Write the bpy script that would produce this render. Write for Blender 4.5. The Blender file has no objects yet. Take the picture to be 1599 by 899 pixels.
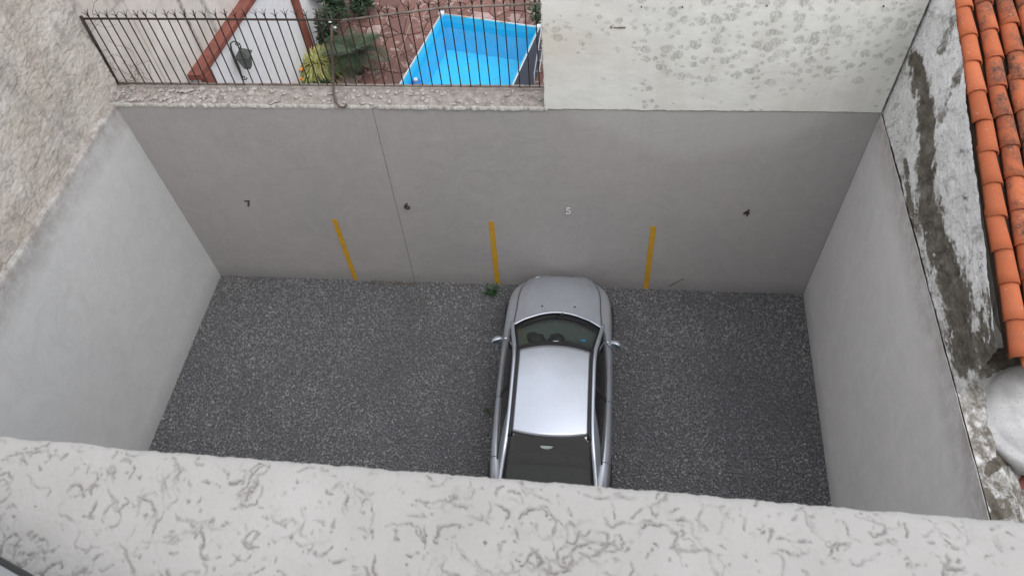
import bpy, bmesh, math, random
import numpy as np
from mathutils import Vector, Matrix, noise
R = math.radians
random.seed(7); rng = np.random.default_rng(7)
SC = bpy.context.scene
COL = SC.collection

# ------------------------------------------------------------------ camera
H = 10.8                                   # lens height over the yard
AX = np.array([0.99459776, 0.03316091, -0.09836484])   # world x, y and down as seen in the camera frame
AY = np.array([0.08435491, -0.81043471, 0.57972393])
AD = np.array([0.06049411, 0.58488968, 0.80885383])
FP = 1190.0
cam_d = bpy.data.cameras.new('camera'); cam = bpy.data.objects.new('camera', cam_d); COL.objects.link(cam)
M = Matrix(((AX[0], -AX[1], -AX[2], 0), (AY[0], -AY[1], -AY[2], 0), (-AD[0], AD[1], AD[2], H), (0, 0, 0, 1)))
cam.matrix_world = M
cam_d.sensor_width = 36; cam_d.lens = FP / 1599 * 36
cam_d.clip_start = 0.02; cam_d.clip_end = 2000
cam_d.dof.use_dof = True; cam_d.dof.focus_distance = 8.5; cam_d.dof.aperture_fstop = 13.0
SC.camera = cam

# ------------------------------------------------------------------ sky, sun, exposure (overcast)
W = bpy.data.worlds.new('World'); SC.world = W; W.use_nodes = True
nt = W.node_tree; nt.nodes.clear()
sky = nt.nodes.new('ShaderNodeTexSky'); sky.sky_type = 'NISHITA'; sky.sun_disc = False
SUN_EL, SUN_ROT = R(58), R(138)
sky.sun_elevation = SUN_EL; sky.sun_rotation = SUN_ROT; sky.dust_density = 4.0; sky.air_density = 1.0
hs = nt.nodes.new('ShaderNodeHueSaturation'); hs.inputs['Saturation'].default_value = 0.18
bg = nt.nodes.new('ShaderNodeBackground'); bg.inputs[1].default_value = 0.15
wo = nt.nodes.new('ShaderNodeOutputWorld')
nt.links.new(sky.outputs[0], hs.inputs['Color']); cl = nt.nodes.new('ShaderNodeMix'); cl.data_type = 'RGBA'; cl.inputs[0].default_value = 0.6      # even cloud cover over the clear sky
cl.inputs[7].default_value = (7.2, 7.4, 7.9, 1); nt.links.new(hs.outputs[0], cl.inputs[6]); nt.links.new(cl.outputs[2], bg.inputs[0]); nt.links.new(bg.outputs[0], wo.inputs[0])
sd = bpy.data.lights.new('sun', 'SUN'); sd.energy = 1.2; sd.angle = R(70); sd.color = (1.0, 0.98, 0.95)
sun = bpy.data.objects.new('sun', sd); COL.objects.link(sun)
# sun stands at azimuth SUN_ROT (from +y, clockwise), elevation SUN_EL
sv = Vector((math.sin(SUN_ROT) * math.cos(SUN_EL), math.cos(SUN_ROT) * math.cos(SUN_EL), math.sin(SUN_EL)))
sun.rotation_euler = sv.to_track_quat('Z', 'Y').to_euler(); sun.location = (0, 0, 30)
SC.view_settings.view_transform = 'Standard'; SC.view_settings.look = 'None'
SC.view_settings.exposure = 0.48; SC.view_settings.gamma = 1.0
SC.render.engine = 'CYCLES'

# ------------------------------------------------------------------ helpers
def _ray(p): return np.array([p[0] - 800.0, p[1] - 449.5, FP])
def onz(p, z):
    r = _ray(p); r = r * (H - z) / (r @ AD); return Vector((r @ AX, r @ AY, z))
def ony(p, y):
    r = _ray(p); r = r * y / (r @ AY); return Vector((r @ AX, y, H - r @ AD))
def onx(p, x):
    r = _ray(p); r = r * x / (r @ AX); return Vector((x, r @ AY, H - r @ AD))

def px_of(P):
    Q = np.stack([P[..., 0], P[..., 1], H - P[..., 2]], -1); B_ = np.stack([AX, AY, AD])   # rows: world axes in camera frame
    C_ = Q @ B_; return 800 + FP * C_[..., 0] / C_[..., 2], 449.5 + FP * C_[..., 1] / C_[..., 2]
def near_line(u, v, line):
    """distance to a polyline of (x, y, half width) points, in units of the local half width"""
    best = np.full(u.shape, 1e9)
    for (x0, y0, w0), (x1, y1, w1) in zip(line, line[1:]):
        dx, dy = x1 - x0, y1 - y0; t = np.clip(((u - x0) * dx + (v - y0) * dy) / (dx * dx + dy * dy), 0, 1)
        best = np.minimum(best, np.hypot(u - x0 - t * dx, v - y0 - t * dy) / (w0 + (w1 - w0) * t))
    return best
def warp(D, amp, cn, cm, seed):
    n, m = D.shape; a = vnoise(n, m, cn, cm, 3, .6, seed) * amp; b = vnoise(n, m, cn, cm, 3, .6, seed + 1) * amp
    i = np.clip((np.arange(n)[:, None] + a).round().astype(int), 0, n - 1); j = np.clip((np.arange(m)[None] + b).round().astype(int), 0, m - 1); return D[i, j]

class MT:
    """small node material builder"""
    def __init__(s, name, rough=0.85, metal=0.0, spec=0.4):
        s.m = bpy.data.materials.new(name); s.m.use_nodes = True; s.t = s.m.node_tree
        s.t.nodes.clear()
        s.out = s.n('ShaderNodeOutputMaterial'); s.b = s.n('ShaderNodeBsdfPrincipled')
        s.t.links.new(s.b.outputs[0], s.out.inputs[0])
        s.b.inputs['Roughness'].default_value = rough; s.b.inputs['Metallic'].default_value = metal
        s.b.inputs['Specular IOR Level'].default_value = spec
        s.tc = s.n('ShaderNodeTexCoord')
        s.co = s.tc.outputs['Object']
    def n(s, t): return s.t.nodes.new(t)
    def l(s, a, b): s.t.links.new(a, b)
    def map(s, scale=(1, 1, 1), rot=(0, 0, 0), src=None):
        m = s.n('ShaderNodeMapping'); m.inputs['Scale'].default_value = scale; m.inputs['Rotation'].default_value = rot
        s.l(src or s.co, m.inputs[0]); return m.outputs[0]
    def noise(s, scale, detail=6, rough=0.6, src=None, dist=0.0):
        n = s.n('ShaderNodeTexNoise'); n.inputs['Scale'].default_value = scale; n.inputs['Detail'].default_value = detail
        n.inputs['Roughness'].default_value = rough; n.inputs['Distortion'].default_value = dist
        s.l(src or s.co, n.inputs['Vector']); return n.outputs['Fac']
    def vor(s, scale, feat='F1', src=None, out='Distance', rnd=1.0):
        n = s.n('ShaderNodeTexVoronoi'); n.feature = feat; n.inputs['Scale'].default_value = scale; n.inputs['Randomness'].default_value = rnd
        s.l(src or s.co, n.inputs['Vector']); return n.outputs[out]
    def ramp(s, fac, stops):
        r = s.n('ShaderNodeValToRGB'); e = r.color_ramp.elements
        while len(e) < len(stops): e.new(0.5)
        for q, (p, c) in zip(e, stops):
            q.position = p; q.color = (c, c, c, 1) if not hasattr(c, '__len__') else (*c, 1)
        s.l(fac, r.inputs[0]); return r.outputs[0]
    def mix(s, fac, a, b, mode='MIX'):
        m = s.n('ShaderNodeMix'); m.data_type = 'RGBA'; m.blend_type = mode
        for k, v in ((0, fac), (6, a), (7, b)):
            if isinstance(v, (int, float)): m.inputs[k].default_value = v if k == 0 else (v, v, v, 1)
            elif hasattr(v, '__len__'): m.inputs[k].default_value = (*v, 1)
            else: s.l(v, m.inputs[k])
        return m.outputs[2]
    def math(s, op, a, b=0.0, clamp=False):
        m = s.n('ShaderNodeMath'); m.operation = op; m.use_clamp = clamp
        for k, v in ((0, a), (1, b)):
            if isinstance(v, (int, float)): m.inputs[k].default_value = v
            else: s.l(v, m.inputs[k])
        return m.outputs[0]
    def sep(s, src=None):
        m = s.n('ShaderNodeSeparateXYZ'); s.l(src or s.co, m.inputs[0]); return m.outputs
    def attr(s, name):
        a = s.n('ShaderNodeAttribute'); a.attribute_name = name; return a.outputs
    def col(s, c):
        if hasattr(c, '__len__'): s.b.inputs['Base Color'].default_value = (*c, 1)
        else: s.l(c, s.b.inputs['Base Color'])
        return s
    def bump(s, h, strength=0.3, dist=0.01):
        b = s.n('ShaderNodeBump'); b.inputs['Strength'].default_value = strength; b.inputs['Distance'].default_value = dist
        s.l(h, b.inputs['Height'])
        if s.b.inputs['Normal'].is_linked:
            s.l(s.b.inputs['Normal'].links[0].from_socket, b.inputs['Normal'])
        s.l(b.outputs[0], s.b.inputs['Normal']); return s
    def randc(s, c1, c2):
        o = s.n('ShaderNodeObjectInfo'); return s.mix(o.outputs['Random'], c1, c2)

def flat(name, c, rough=0.8, metal=0.0, var=0.15, sc=12.0, bump=0.15, spec=0.4):
    m = MT(name, rough, metal, spec); f = m.ramp(m.noise(sc), [(0.3, 0.0), (0.7, 1.0)])
    m.col(m.mix(f, tuple(v * (1 - var) for v in c), tuple(min(1, v * (1 + var)) for v in c)))
    if bump: m.bump(m.noise(sc * 6), bump, 0.004)
    return m.m

def tag(o, label=None, cat=None, group=None, kind=None):
    for k, v in (('label', label), ('category', cat), ('group', group), ('kind', kind)):
        if v: o[k] = v
    return o
def link(name, me, mat=None, parent=None):
    o = bpy.data.objects.new(name, me); COL.objects.link(o)
    if mat and not me.materials: me.materials.append(mat)
    if parent: o.parent = parent; o.matrix_parent_inverse = parent.matrix_world.inverted() if False else Matrix.Translation(-Vector(parent.location))
    return o
def empty(name, loc, label, cat, group=None):
    o = bpy.data.objects.new(name, None); COL.objects.link(o); o.location = loc
    o.empty_display_size = 0.2
    return tag(o, label, cat, group)
def finish(bm, name, mat, parent=None, smooth=False):
    me = bpy.data.meshes.new(name); bmesh.ops.recalc_face_normals(bm, faces=bm.faces); bm.to_mesh(me); bm.free()
    if smooth:
        for p in me.polygons: p.use_smooth = True
    return link(name, me, mat, parent)
def box_bm(bm, lo, hi, bev=0.0):
    lo = Vector(lo); hi = Vector(hi); c = (lo + hi) / 2; s = hi - lo
    r = bmesh.ops.create_cube(bm, size=1.0, matrix=Matrix.Translation(c) @ Matrix.Diagonal((*s, 1)))
    if bev:
        es = list({e for v in r['verts'] for e in v.link_edges})
        bmesh.ops.bevel(bm, geom=es, offset=bev, segments=2, affect='EDGES', profile=0.6)
def box(name, lo, hi, mat, parent=None, bev=0.0):
    bm = bmesh.new(); box_bm(bm, lo, hi, bev); return finish(bm, name, mat, parent)
def tube_bm(bm, pts, rad, seg=6, cap=True):
    pts = [Vector(p) for p in pts]; n = len(pts)
    if not hasattr(rad, '__len__'): rad = [rad] * n
    rings = []; up = None
    for i, p in enumerate(pts):
        t = (pts[min(i + 1, n - 1)] - pts[max(i - 1, 0)]).normalized()
        if up is None:
            up = Vector((0, 0, 1)) if abs(t.z) < 0.9 else Vector((1, 0, 0))
        a = t.cross(up).normalized(); b = a.cross(t).normalized(); up = b
        rings.append([bm.verts.new(p + (a * math.cos(k * 2 * math.pi / seg) + b * math.sin(k * 2 * math.pi / seg)) * rad[i]) for k in range(seg)])
    for i in range(n - 1):
        for k in range(seg):
            bm.faces.new((rings[i][k], rings[i][(k + 1) % seg], rings[i + 1][(k + 1) % seg], rings[i + 1][k]))
    if cap:
        bm.faces.new(rings[0][::-1]); bm.faces.new(rings[-1])
def tube(name, pts, rad, mat, parent=None, seg=8, smooth=True):
    bm = bmesh.new(); tube_bm(bm, pts, rad, seg); return finish(bm, name, mat, parent, smooth)
def grid_mesh(name, P, mat, parent=None, attr=None, smooth=True, flip=False, solid=0.0):
    n, m = P.shape[:2]; me = bpy.data.meshes.new(name)
    V = P.reshape(-1, 3).astype(np.float32)
    i, j = np.meshgrid(np.arange(n - 1), np.arange(m - 1), indexing='ij')
    a = (i * m + j).ravel(); q = np.stack([a, a + 1, a + m + 1, a + m], 1)
    if flip: q = q[:, ::-1]
    me.vertices.add(len(V)); me.vertices.foreach_set('co', V.ravel())
    me.loops.add(q.size); me.loops.foreach_set('vertex_index', q.ravel().astype(np.int32))
    me.polygons.add(len(q)); me.polygons.foreach_set('loop_start', np.arange(0, q.size, 4, dtype=np.int32))
    me.polygons.foreach_set('loop_total', np.full(len(q), 4, dtype=np.int32))
    me.polygons.foreach_set('use_smooth', np.full(len(q), smooth))
    me.update(calc_edges=True); me.validate()
    if attr is not None:
        A = me.attributes.new('tone', 'FLOAT', 'POINT'); A.data.foreach_set('value', attr.ravel().astype(np.float32))
    o = link(name, me, mat, parent)
    if solid:
        s = o.modifiers.new('solid', 'SOLIDIFY'); s.thickness = solid; s.offset = -1
    return o
def vnoise(n, m, cells_n, cells_m, octv=4, gain=0.5, seed=0):
    r = np.random.default_rng(seed); out = np.zeros((n, m)); amp = 1.0; tot = 0
    for o in range(octv):
        cn, cm = int(cells_n * 2 ** o) + 2, int(cells_m * 2 ** o) + 2
        if cn > n * 1.2 and cm > m * 1.2: break
        L = r.random((cn + 1, cm + 1)) * 2 - 1
        u = np.linspace(0, cn - 1.001, n); v = np.linspace(0, cm - 1.001, m)
        iu, iv = u.astype(int), v.astype(int); fu, fv = u - iu, v - iv
        fu = fu * fu * (3 - 2 * fu); fv = fv * fv * (3 - 2 * fv); fu = fu[:, None]; fv = fv[None]
        a = L[np.ix_(iu, iv)]; b = L[np.ix_(iu + 1, iv)]; c = L[np.ix_(iu, iv + 1)]; d = L[np.ix_(iu + 1, iv + 1)]
        out += amp * ((a * (1 - fu) + b * fu) * (1 - fv) + (c * (1 - fu) + d * fu) * fv); tot += amp; amp *= gain
    return out / tot
def strokes(n, m, count, length, width, seed=0, ang=None, spread=3.14, wob=0.35):
    """random worm-like scratches: depth map 0..1 on an n x m grid (index units)"""
    r = np.random.default_rng(seed); D = np.zeros((n, m))
    for _ in range(count):
        x, y = r.random() * n, r.random() * m
        a = (ang if ang is not None else 0) + (r.random() - 0.5) * 2 * spread
        L = int(length * (0.3 + r.random() ** 2 * 1.6)); w = width * (0.6 + r.random() * 0.9); dp = 0.45 + 0.55 * r.random()
        cur = (r.random() - 0.5) * wob
        for k in range(L):
            cur += (r.random() - 0.5) * wob * 0.5; cur *= 0.92; a += cur * 0.5
            x += math.cos(a); y += math.sin(a)
            ww = w * (0.5 + math.sin(math.pi * (k + 0.5) / L) * 0.5); k0 = int(ww * 2) + 1
            i0, j0 = int(x), int(y)
            if i0 < k0 or j0 < k0 or i0 >= n - k0 or j0 >= m - k0: continue
            gi = np.arange(i0 - k0, i0 + k0 + 1)[:, None] - x; gj = np.arange(j0 - k0, j0 + k0 + 1)[None] - y
            v = dp * np.exp(-(gi * gi + gj * gj) / (ww * ww))
            s = D[i0 - k0:i0 + k0 + 1, j0 - k0:j0 + k0 + 1]; np.maximum(s, v, out=s)
    return D

# ------------------------------------------------------------------ materials
def plaster(name, c, tint=0.03, warm=(1.0, 0.985, 0.97), patch=False, dirt=0.0):
    m = MT(name, 0.9, 0, 0.25)
    big = m.ramp(m.noise(0.55, 4, 0.5), [(0.3, 0.0), (0.7, 1.0)])
    med = m.ramp(m.noise(4.5, 8, 0.65, dist=0.6), [(0.35, 0.0), (0.65, 1.0)])
    fin = m.noise(60, 4, 0.7)
    a = tuple(v * (1 - tint * 1.6) for v in c); b = tuple(v * (1 + tint * 1.2) * w for v, w in zip(c, warm))
    k = m.mix(big, a, b); k = m.mix(m.math('MULTIPLY', med, 0.22), k, tuple(v * 0.86 for v in c))
    k = m.mix(m.math('MULTIPLY', m.ramp(m.noise(1.6, 3, 0.5, src=m.map((1, 1, 0.16))), [(0.45, 0), (0.75, 1)]), 0.16), k, tuple(v * 0.84 for v in c))
    if patch:   # paler bowl-shaped area mixed into the colour, upper right of the back wall
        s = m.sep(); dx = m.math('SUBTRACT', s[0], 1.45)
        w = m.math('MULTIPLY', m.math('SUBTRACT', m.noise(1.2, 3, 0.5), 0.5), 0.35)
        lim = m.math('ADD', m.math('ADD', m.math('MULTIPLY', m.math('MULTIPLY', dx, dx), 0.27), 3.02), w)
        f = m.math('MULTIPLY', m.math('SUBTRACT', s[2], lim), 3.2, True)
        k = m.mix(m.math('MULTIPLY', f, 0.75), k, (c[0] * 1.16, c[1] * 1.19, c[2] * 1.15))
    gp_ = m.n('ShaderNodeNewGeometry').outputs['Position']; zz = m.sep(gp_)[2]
    mot = m.ramp(m.noise(2.6, 9, .72, dist=1.4), [(.40, 0), (.60, 1)])
    k = m.mix(m.math('MULTIPLY', mot, .26), k, tuple(v * 1.22 for v in c))
    scuf = m.ramp(m.noise(3.2, 9, .8, src=m.map((1, 1, 3.2), (0, 0, .4)), dist=.5), [(.60, 0), (.70, 1)])
    k = m.mix(m.math('MULTIPLY', scuf, .22), k, tuple(v * .62 for v in c))
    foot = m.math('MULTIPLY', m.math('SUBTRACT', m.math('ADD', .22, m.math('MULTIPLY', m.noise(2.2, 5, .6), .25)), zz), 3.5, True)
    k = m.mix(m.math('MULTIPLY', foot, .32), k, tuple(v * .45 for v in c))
    vs_ = m.ramp(m.noise(7, 4, .6, src=m.map((1, 1, .05))), [(.56, 0), (.72, 1)])
    k = m.mix(m.math('MULTIPLY', m.math('MULTIPLY', vs_, m.math('MULTIPLY', m.math('SUBTRACT', zz, 2.2), .6, True)), .16), k, tuple(v * .66 for v in c))
    m.bump(mot, .3, .006)
    arc = m.ramp(m.noise(1.7, 3, .5, src=m.map((1, 1, 1), (0, .6, 0)), dist=6.0), [(.46, 0), (.50, 1), (.54, 0)])
    k = m.mix(m.math('MULTIPLY', arc, .07), k, tuple(v * .7 for v in c)); m.bump(arc, .15, .004)
    if dirt:
        t_ = m.attr('tone')['Fac']
        d_ = m.math('MULTIPLY', t_, m.ramp(m.noise(5, 7, .7), [(.35, .25), (.6, 1)]))
        k = m.mix(m.math('MULTIPLY', d_, dirt), k, (0.24, 0.205, 0.18))
    m.col(k); m.bump(med, 0.12, 0.004); m.bump(fin, 0.25, 0.003)
    return m.m
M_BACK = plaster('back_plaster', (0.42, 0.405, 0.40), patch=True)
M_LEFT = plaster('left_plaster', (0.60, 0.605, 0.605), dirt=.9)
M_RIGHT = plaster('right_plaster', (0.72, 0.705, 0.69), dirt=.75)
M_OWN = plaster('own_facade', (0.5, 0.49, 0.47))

def mat_ledge():
    m = MT('ledge_stucco', 0.95, 0, 0.2)
    t = m.attr('tone')['Fac']
    base = m.mix(m.ramp(m.noise(5, 6), [(0.3, 0), (0.7, 1)]), (0.37, 0.358, 0.343), (0.46, 0.447, 0.432))
    base = m.mix(m.math('MULTIPLY', m.ramp(m.noise(40, 6, 0.7), [(0.5, 0), (0.72, 1)]), 0.3), base, (0.36, 0.35, 0.32))
    m.col(m.mix(m.math('MULTIPLY', t, .85, True), base, (0.19, 0.18, 0.168)))
    m.bump(m.noise(220, 4, 0.7), 0.35, 0.0015)
    return m.m
M_LEDGE = mat_ledge()
def mat_rough():
    m = MT('rough_stucco', 0.95, 0, 0.15)
    t = m.attr('tone')['Fac']; s = m.sep()
    tan = m.mix(m.ramp(m.noise(0.9, 6, 0.6, dist=0.5), [(0.35, 0), (0.65, 1)]), (0.47, 0.425, 0.37), (0.60, 0.565, 0.52))
    st = m.ramp(m.noise(1.3, 8, 0.72, src=m.map((1, 1.0, 0.55), (0.5, 0, 0)), dist=0.9), [(0.48, 0), (0.60, 1)])
    k = m.mix(m.math('MULTIPLY', st, 0.6), tan, (0.30, 0.275, 0.25))
    pale = m.ramp(m.noise(2.6, 7, 0.7), [(0.55, 0), (0.75, 1)])
    k = m.mix(m.math('MULTIPLY', pale, 0.5), k, (0.70, 0.67, 0.63))
    m.col(m.mix(m.math('MULTIPLY', t, 0.6, True), k, (0.20, 0.175, 0.15)))
    m.bump(m.noise(30, 8, 0.75), 0.5, 0.012)
    return m.m
M_ROUGH = mat_rough()
def mat_facade():
    m = MT('garden_facade', 0.92, 0, 0.2)
    k = m.mix(m.ramp(m.noise(1.2, 6), [(0.35, 0), (0.65, 1)]), (0.54, 0.50, 0.455), (0.70, 0.665, 0.62))
    s = m.sep()
    # weathered vertical runs below the old ledge
    def band(y0, w, a):
        d = m.math('ABSOLUTE', m.math('SUBTRACT', m.math('ADD', s[1], m.math('MULTIPLY', m.math('SUBTRACT', m.noise(2.5, 5, 0.7), 0.5), w * 1.2)), y0))
        f = m.math('SUBTRACT', 1.0, m.math('DIVIDE', d, w), True)
        return m.math('MULTIPLY', f, m.math('MULTIPLY', m.ramp(m.noise(14, 6, 0.7), [(0.35, 0.2), (0.6, 1)]), a))
    k = m.mix(band(10.25, 0.10, 1.0), k, (0.14, 0.125, 0.11)); k = m.mix(band(10.9, 0.12, 0.9), k, (0.16, 0.14, 0.125))
    k = m.mix(band(12.2, 0.4, 0.4), k, (0.24, 0.21, 0.19))
    sp = m.ramp(m.noise(38, 5, 0.75), [(0.56, 0), (0.7, 1)])
    k = m.mix(m.math('MULTIPLY', sp, 0.6), k, (0.24, 0.21, 0.18))
    m.col(k); m.bump(m.noise(26, 8, 0.75), 0.6, 0.015); return m.m
M_FACADE = mat_facade()
def mat_whitewall():
    m = MT('old_white_paint', 0.9, 0, 0.25)
    cream = m.mix(m.ramp(m.noise(0.8, 6, 0.6), [(0.3, 0), (0.7, 1)]), (0.77, 0.765, 0.71), (0.85, 0.855, 0.825))
    s = m.sep()
    # worn blotches with scratched insides, denser high up towards the right
    dn = m.math('ADD', m.math('MULTIPLY', m.math('ADD', s[0], 0.4), 0.026), m.math('MULTIPLY', m.math('SUBTRACT', s[2], 4.7), 0.055))
    wv = m.n('ShaderNodeTexNoise'); wv.inputs['Scale'].default_value = 7; wv.inputs['Detail'].default_value = 8; wv.inputs['Roughness'].default_value = .7; m.l(m.co, wv.inputs['Vector'])
    va = m.n('ShaderNodeVectorMath'); va.operation = 'MULTIPLY_ADD'; m.l(wv.outputs['Color'], va.inputs[0]); va.inputs[1].default_value = (.13, 0, .13); m.l(m.co, va.inputs[2])
    s_ = m.sep()
    bx = m.math('MULTIPLY', m.math('ADD', s_[0], .35), .55, True)                                    # thin out at the left end
    bz = m.math('SUBTRACT', 1.0, m.math('MULTIPLY', m.math('ABSOLUTE', m.math('SUBTRACT', s_[2], 5.25)), .95), True)
    dens = m.math('ADD', m.math('MULTIPLY', m.math('MULTIPLY', bx, bz), .62), m.math('MULTIPLY', m.ramp(m.noise(1.1, 4, .6), [(.38, 0), (.68, 1)]), .42))
    def cells(sc_, k_, off):
        src = m.map((1, 1, 1.15), (off, 0, off), src=va.outputs[0])
        cc = m.sep(m.vor(sc_, 'F1', src=src, out='Color'))[0]; d_ = m.vor(sc_, 'F1', src=src)
        r_ = m.math('MULTIPLY', m.math('SUBTRACT', m.math('ADD', m.math('MULTIPLY', dens, 1.15), m.math('MULTIPLY', cc, .55)), k_), 1.15)
        return m.math('MULTIPLY', m.math('SUBTRACT', m.math('MINIMUM', r_, .52), m.math('ADD', d_, m.math('MULTIPLY', m.noise(26, 5, .75), .22))), 9, True)
    n1 = m.math('ADD', m.noise(4.6, 3, 0.55, src=m.map((1.0, 1, 1.25)), dist=0.9), dn)
    n2 = m.math('ADD', m.noise(9.5, 3, 0.6, src=m.map((1.0, 1, 1.2), (0.2, 0, 0.3)), dist=1.2), dn)
    bl = m.math('MAXIMUM', cells(5.2, .33, 0), m.math('MULTIPLY', cells(10, .36, .7), .85))
    bl = m.math('MULTIPLY', bl, m.ramp(m.noise(2.2, 5, .6), [(.3, .45), (.6, 1)]))
    scr = m.ramp(m.noise(42, 5, 0.8, src=m.map((1, 1, 0.3), (0, 0.6, 0)), dist=1.0), [(0.42, 0.12), (0.56, 1)])
    k = m.mix(m.math('MULTIPLY', m.math('MULTIPLY', bl, scr), 0.85), cream, (0.36, 0.36, 0.34))
    # rust run along the old cable line at the left
    rz = m.math('SUBTRACT', 1.0, m.math('MULTIPLY', m.math('ABSOLUTE', m.math('SUBTRACT', s[2], 5.0)), 1.6), True)
    rx = m.math('SUBTRACT', 1.0, m.math('MULTIPLY', m.math('ADD', s[0], 0.62), 0.75), True)
    k = m.mix(m.math('MULTIPLY', m.math('MULTIPLY', rz, rx), 0.4), k, (0.60, 0.50, 0.34))
    fl = m.ramp(m.noise(55, 6, 0.8), [(0.60, 0), (0.68, 1)])
    k = m.mix(m.math('MULTIPLY', fl, 0.4), k, (0.34, 0.33, 0.30))
    st = m.ramp(m.noise(3, 5, 0.6, src=m.map((1, 1, 0.12))), [(0.5, 0), (0.75, 1)])
    k = m.mix(m.math('MULTIPLY', st, 0.22), k, (0.46, 0.44, 0.37))
    m.col(k); m.bump(bl, 0.5, -0.004); m.bump(m.noise(20, 8, 0.7), 0.35, 0.008); return m.m
M_WHITEWALL = mat_whitewall()
def mat_gable():
    m = MT('mossy_gable', 0.95, 0, 0.15)
    t = m.attr('tone')['Fac']
    v = m.map((1, .5, 1), src=m.map((1, 1, 1), (R(45), 0, 0)))
    wht = m.mix(m.ramp(m.noise(3, 6, 0.6, src=v), [(0.35, 0), (0.65, 1)]), (0.72, 0.71, 0.69), (0.87, 0.865, 0.85))
    sp = m.ramp(m.noise(30, 8, 0.75, src=v, dist=0.4), [(0.55, 0), (0.64, 1)])
    wht = m.mix(m.math('MULTIPLY', sp, 0.55), wht, (0.24, 0.23, 0.205))
    st = m.ramp(m.noise(4.5, 8, 0.72, src=v, dist=0.6), [(0.54, 0), (0.60, 1)])
    wht = m.mix(m.math('MULTIPLY', st, 0.5), wht, (0.27, 0.25, 0.225))
    blk = m.ramp(m.noise(7, 9, 0.78, src=v, dist=1.0), [(0.59, 0), (0.66, 1)])
    wht = m.mix(m.math('MULTIPLY', blk, 0.8), wht, (0.10, 0.092, 0.08))
    moss = m.mix(m.ramp(m.noise(9, 7, 0.7, src=v), [(0.35, 0), (0.7, 1)]), (0.085, 0.076, 0.060), (0.23, 0.205, 0.17))
    mm = m.ramp(m.noise(4.5, 8, .75, src=v, dist=.8), [(.52, 0), (.66, 1)])
    moss = m.mix(m.math('MULTIPLY', mm, .6), moss, (.30, .275, .245))
    pk = m.ramp(m.noise(60, 3, 0.6, src=v), [(0.70, 0), (0.74, 1)])
    moss = m.mix(pk, moss, (.42, .40, .36))
    t = m.ramp(m.math('ADD', t, m.math('ADD', m.math('MULTIPLY', m.math('SUBTRACT', m.noise(9, 9, .8, src=v), .5), 1.5), m.math('MULTIPLY', m.math('SUBTRACT', m.noise(3, 4, .6, src=v), .5), .6))), [(.33, 0), (.62, 1)])
    m.col(m.mix(t, wht, moss)); m.bump(m.noise(24, 9, 0.8, src=v), 0.7, 0.015); return m.m
M_GABLE = mat_gable()
def mat_coping():
    m = MT('coping_mortar', 0.95, 0, 0.15)
    k = m.mix(m.ramp(m.noise(9, 7, 0.75), [(0.35, 0), (0.65, 1)]), (0.20, 0.175, 0.16), (0.38, 0.345, 0.32))
    sp = m.ramp(m.vor(34, 'F1'), [(0.10, 1), (0.22, 0)])
    k = m.mix(m.math('MULTIPLY', sp, m.ramp(m.noise(5, 4), [(0.5, 0), (0.68, 0.5)])), k, (0.46, 0.43, 0.40))
    s = m.sep(); e = m.math('MULTIPLY', m.math('SUBTRACT', 7.85, m.math('ADD', s[1], m.math('MULTIPLY', m.noise(11, 5, 0.7), 0.06))), 40, True)
    k = m.mix(e, k, (0.50, 0.49, 0.46))
    m.col(k); m.bump(m.noise(60, 8, 0.8), 0.8, 0.012); return m.m
M_COPING = mat_coping()
def mat_gravel():
    m = MT('gravel_stone', 0.85, 0, 0.3)
    t = m.attr('tone')['Fac']
    k = m.ramp(t, [(0.0, (0.145, 0.146, 0.154)), (0.5, (0.245, 0.246, 0.256)), (0.9, (0.39, 0.39, 0.395)), (1.0, (0.60, 0.59, 0.57))])
    big = m.ramp(m.noise(0.55, 5, 0.6, dist=0.4), [(0.38, 0.0), (0.64, 1.0)])
    k = m.mix(m.math('MULTIPLY', big, 0.36), k, (0.062, 0.068, 0.088))
    g = m.ramp(m.noise(0.9, 4, 0.6, src=m.map((1, 1, 1), (0, 0, 1))), [(0.5, 0.0), (0.72, 1.0)])
    k = m.mix(m.math('MULTIPLY', g, 0.25), k, (0.115, 0.112, 0.10))
    m.col(k); return m.m
M_GRAVEL = mat_gravel()
M_SOIL = flat('yard_subsoil', (0.11, 0.11, 0.115), 0.95, var=0.4, sc=30, bump=0.6)
M_EARTH = flat('garden_earth', (0.11, 0.065, 0.055), 0.95, var=0.4, sc=14, bump=0.8)
def mat_yellow():
    m = MT('yellow_paint', 0.75, 0, 0.3)
    k = m.mix(m.ramp(m.noise(6, 7, .7), [(.35, 0), (.7, 1)]), (0.68, 0.37, 0.02), (0.54, 0.30, 0.03))
    w = m.ramp(m.noise(24, 7, .8), [(.56, 0), (.64, 1)])
    m.col(m.mix(m.math('MULTIPLY', w, .55), k, (.40, .36, .30))); m.bump(m.noise(60, 5, .7), .25, .003); return m.m
M_YELLOW = mat_yellow()
M_NUMD = flat('dark_number_metal', (0.10, 0.10, 0.10), 0.4, 0.5, sc=20)
M_NUML = flat('pale_number_metal', (0.70, 0.70, 0.69), 0.35, 0.3, sc=20)
M_IRON = flat('rusty_iron', (0.045, 0.033, 0.028), 0.7, 0.3, var=0.5, sc=18)
M_RAIL = flat('weathered_rail', (0.20, 0.165, 0.145), 0.75, 0.2, var=0.4, sc=10)
M_RED = flat('red_oxide_paint', (0.20, 0.066, 0.048), 0.75, var=0.25, sc=6, bump=0.3)
M_GWHITE = flat('white_garden_paint', (0.66, 0.67, 0.68), 0.85, var=0.06, sc=7, bump=0.5)
M_LANT = flat('lantern_iron', (0.075, 0.088, 0.08), 0.5, 0.4, var=0.3, sc=20)
M_CHIP = flat('pale_mortar_chip', (0.36, 0.34, 0.32), 0.9, sc=30)

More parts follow.
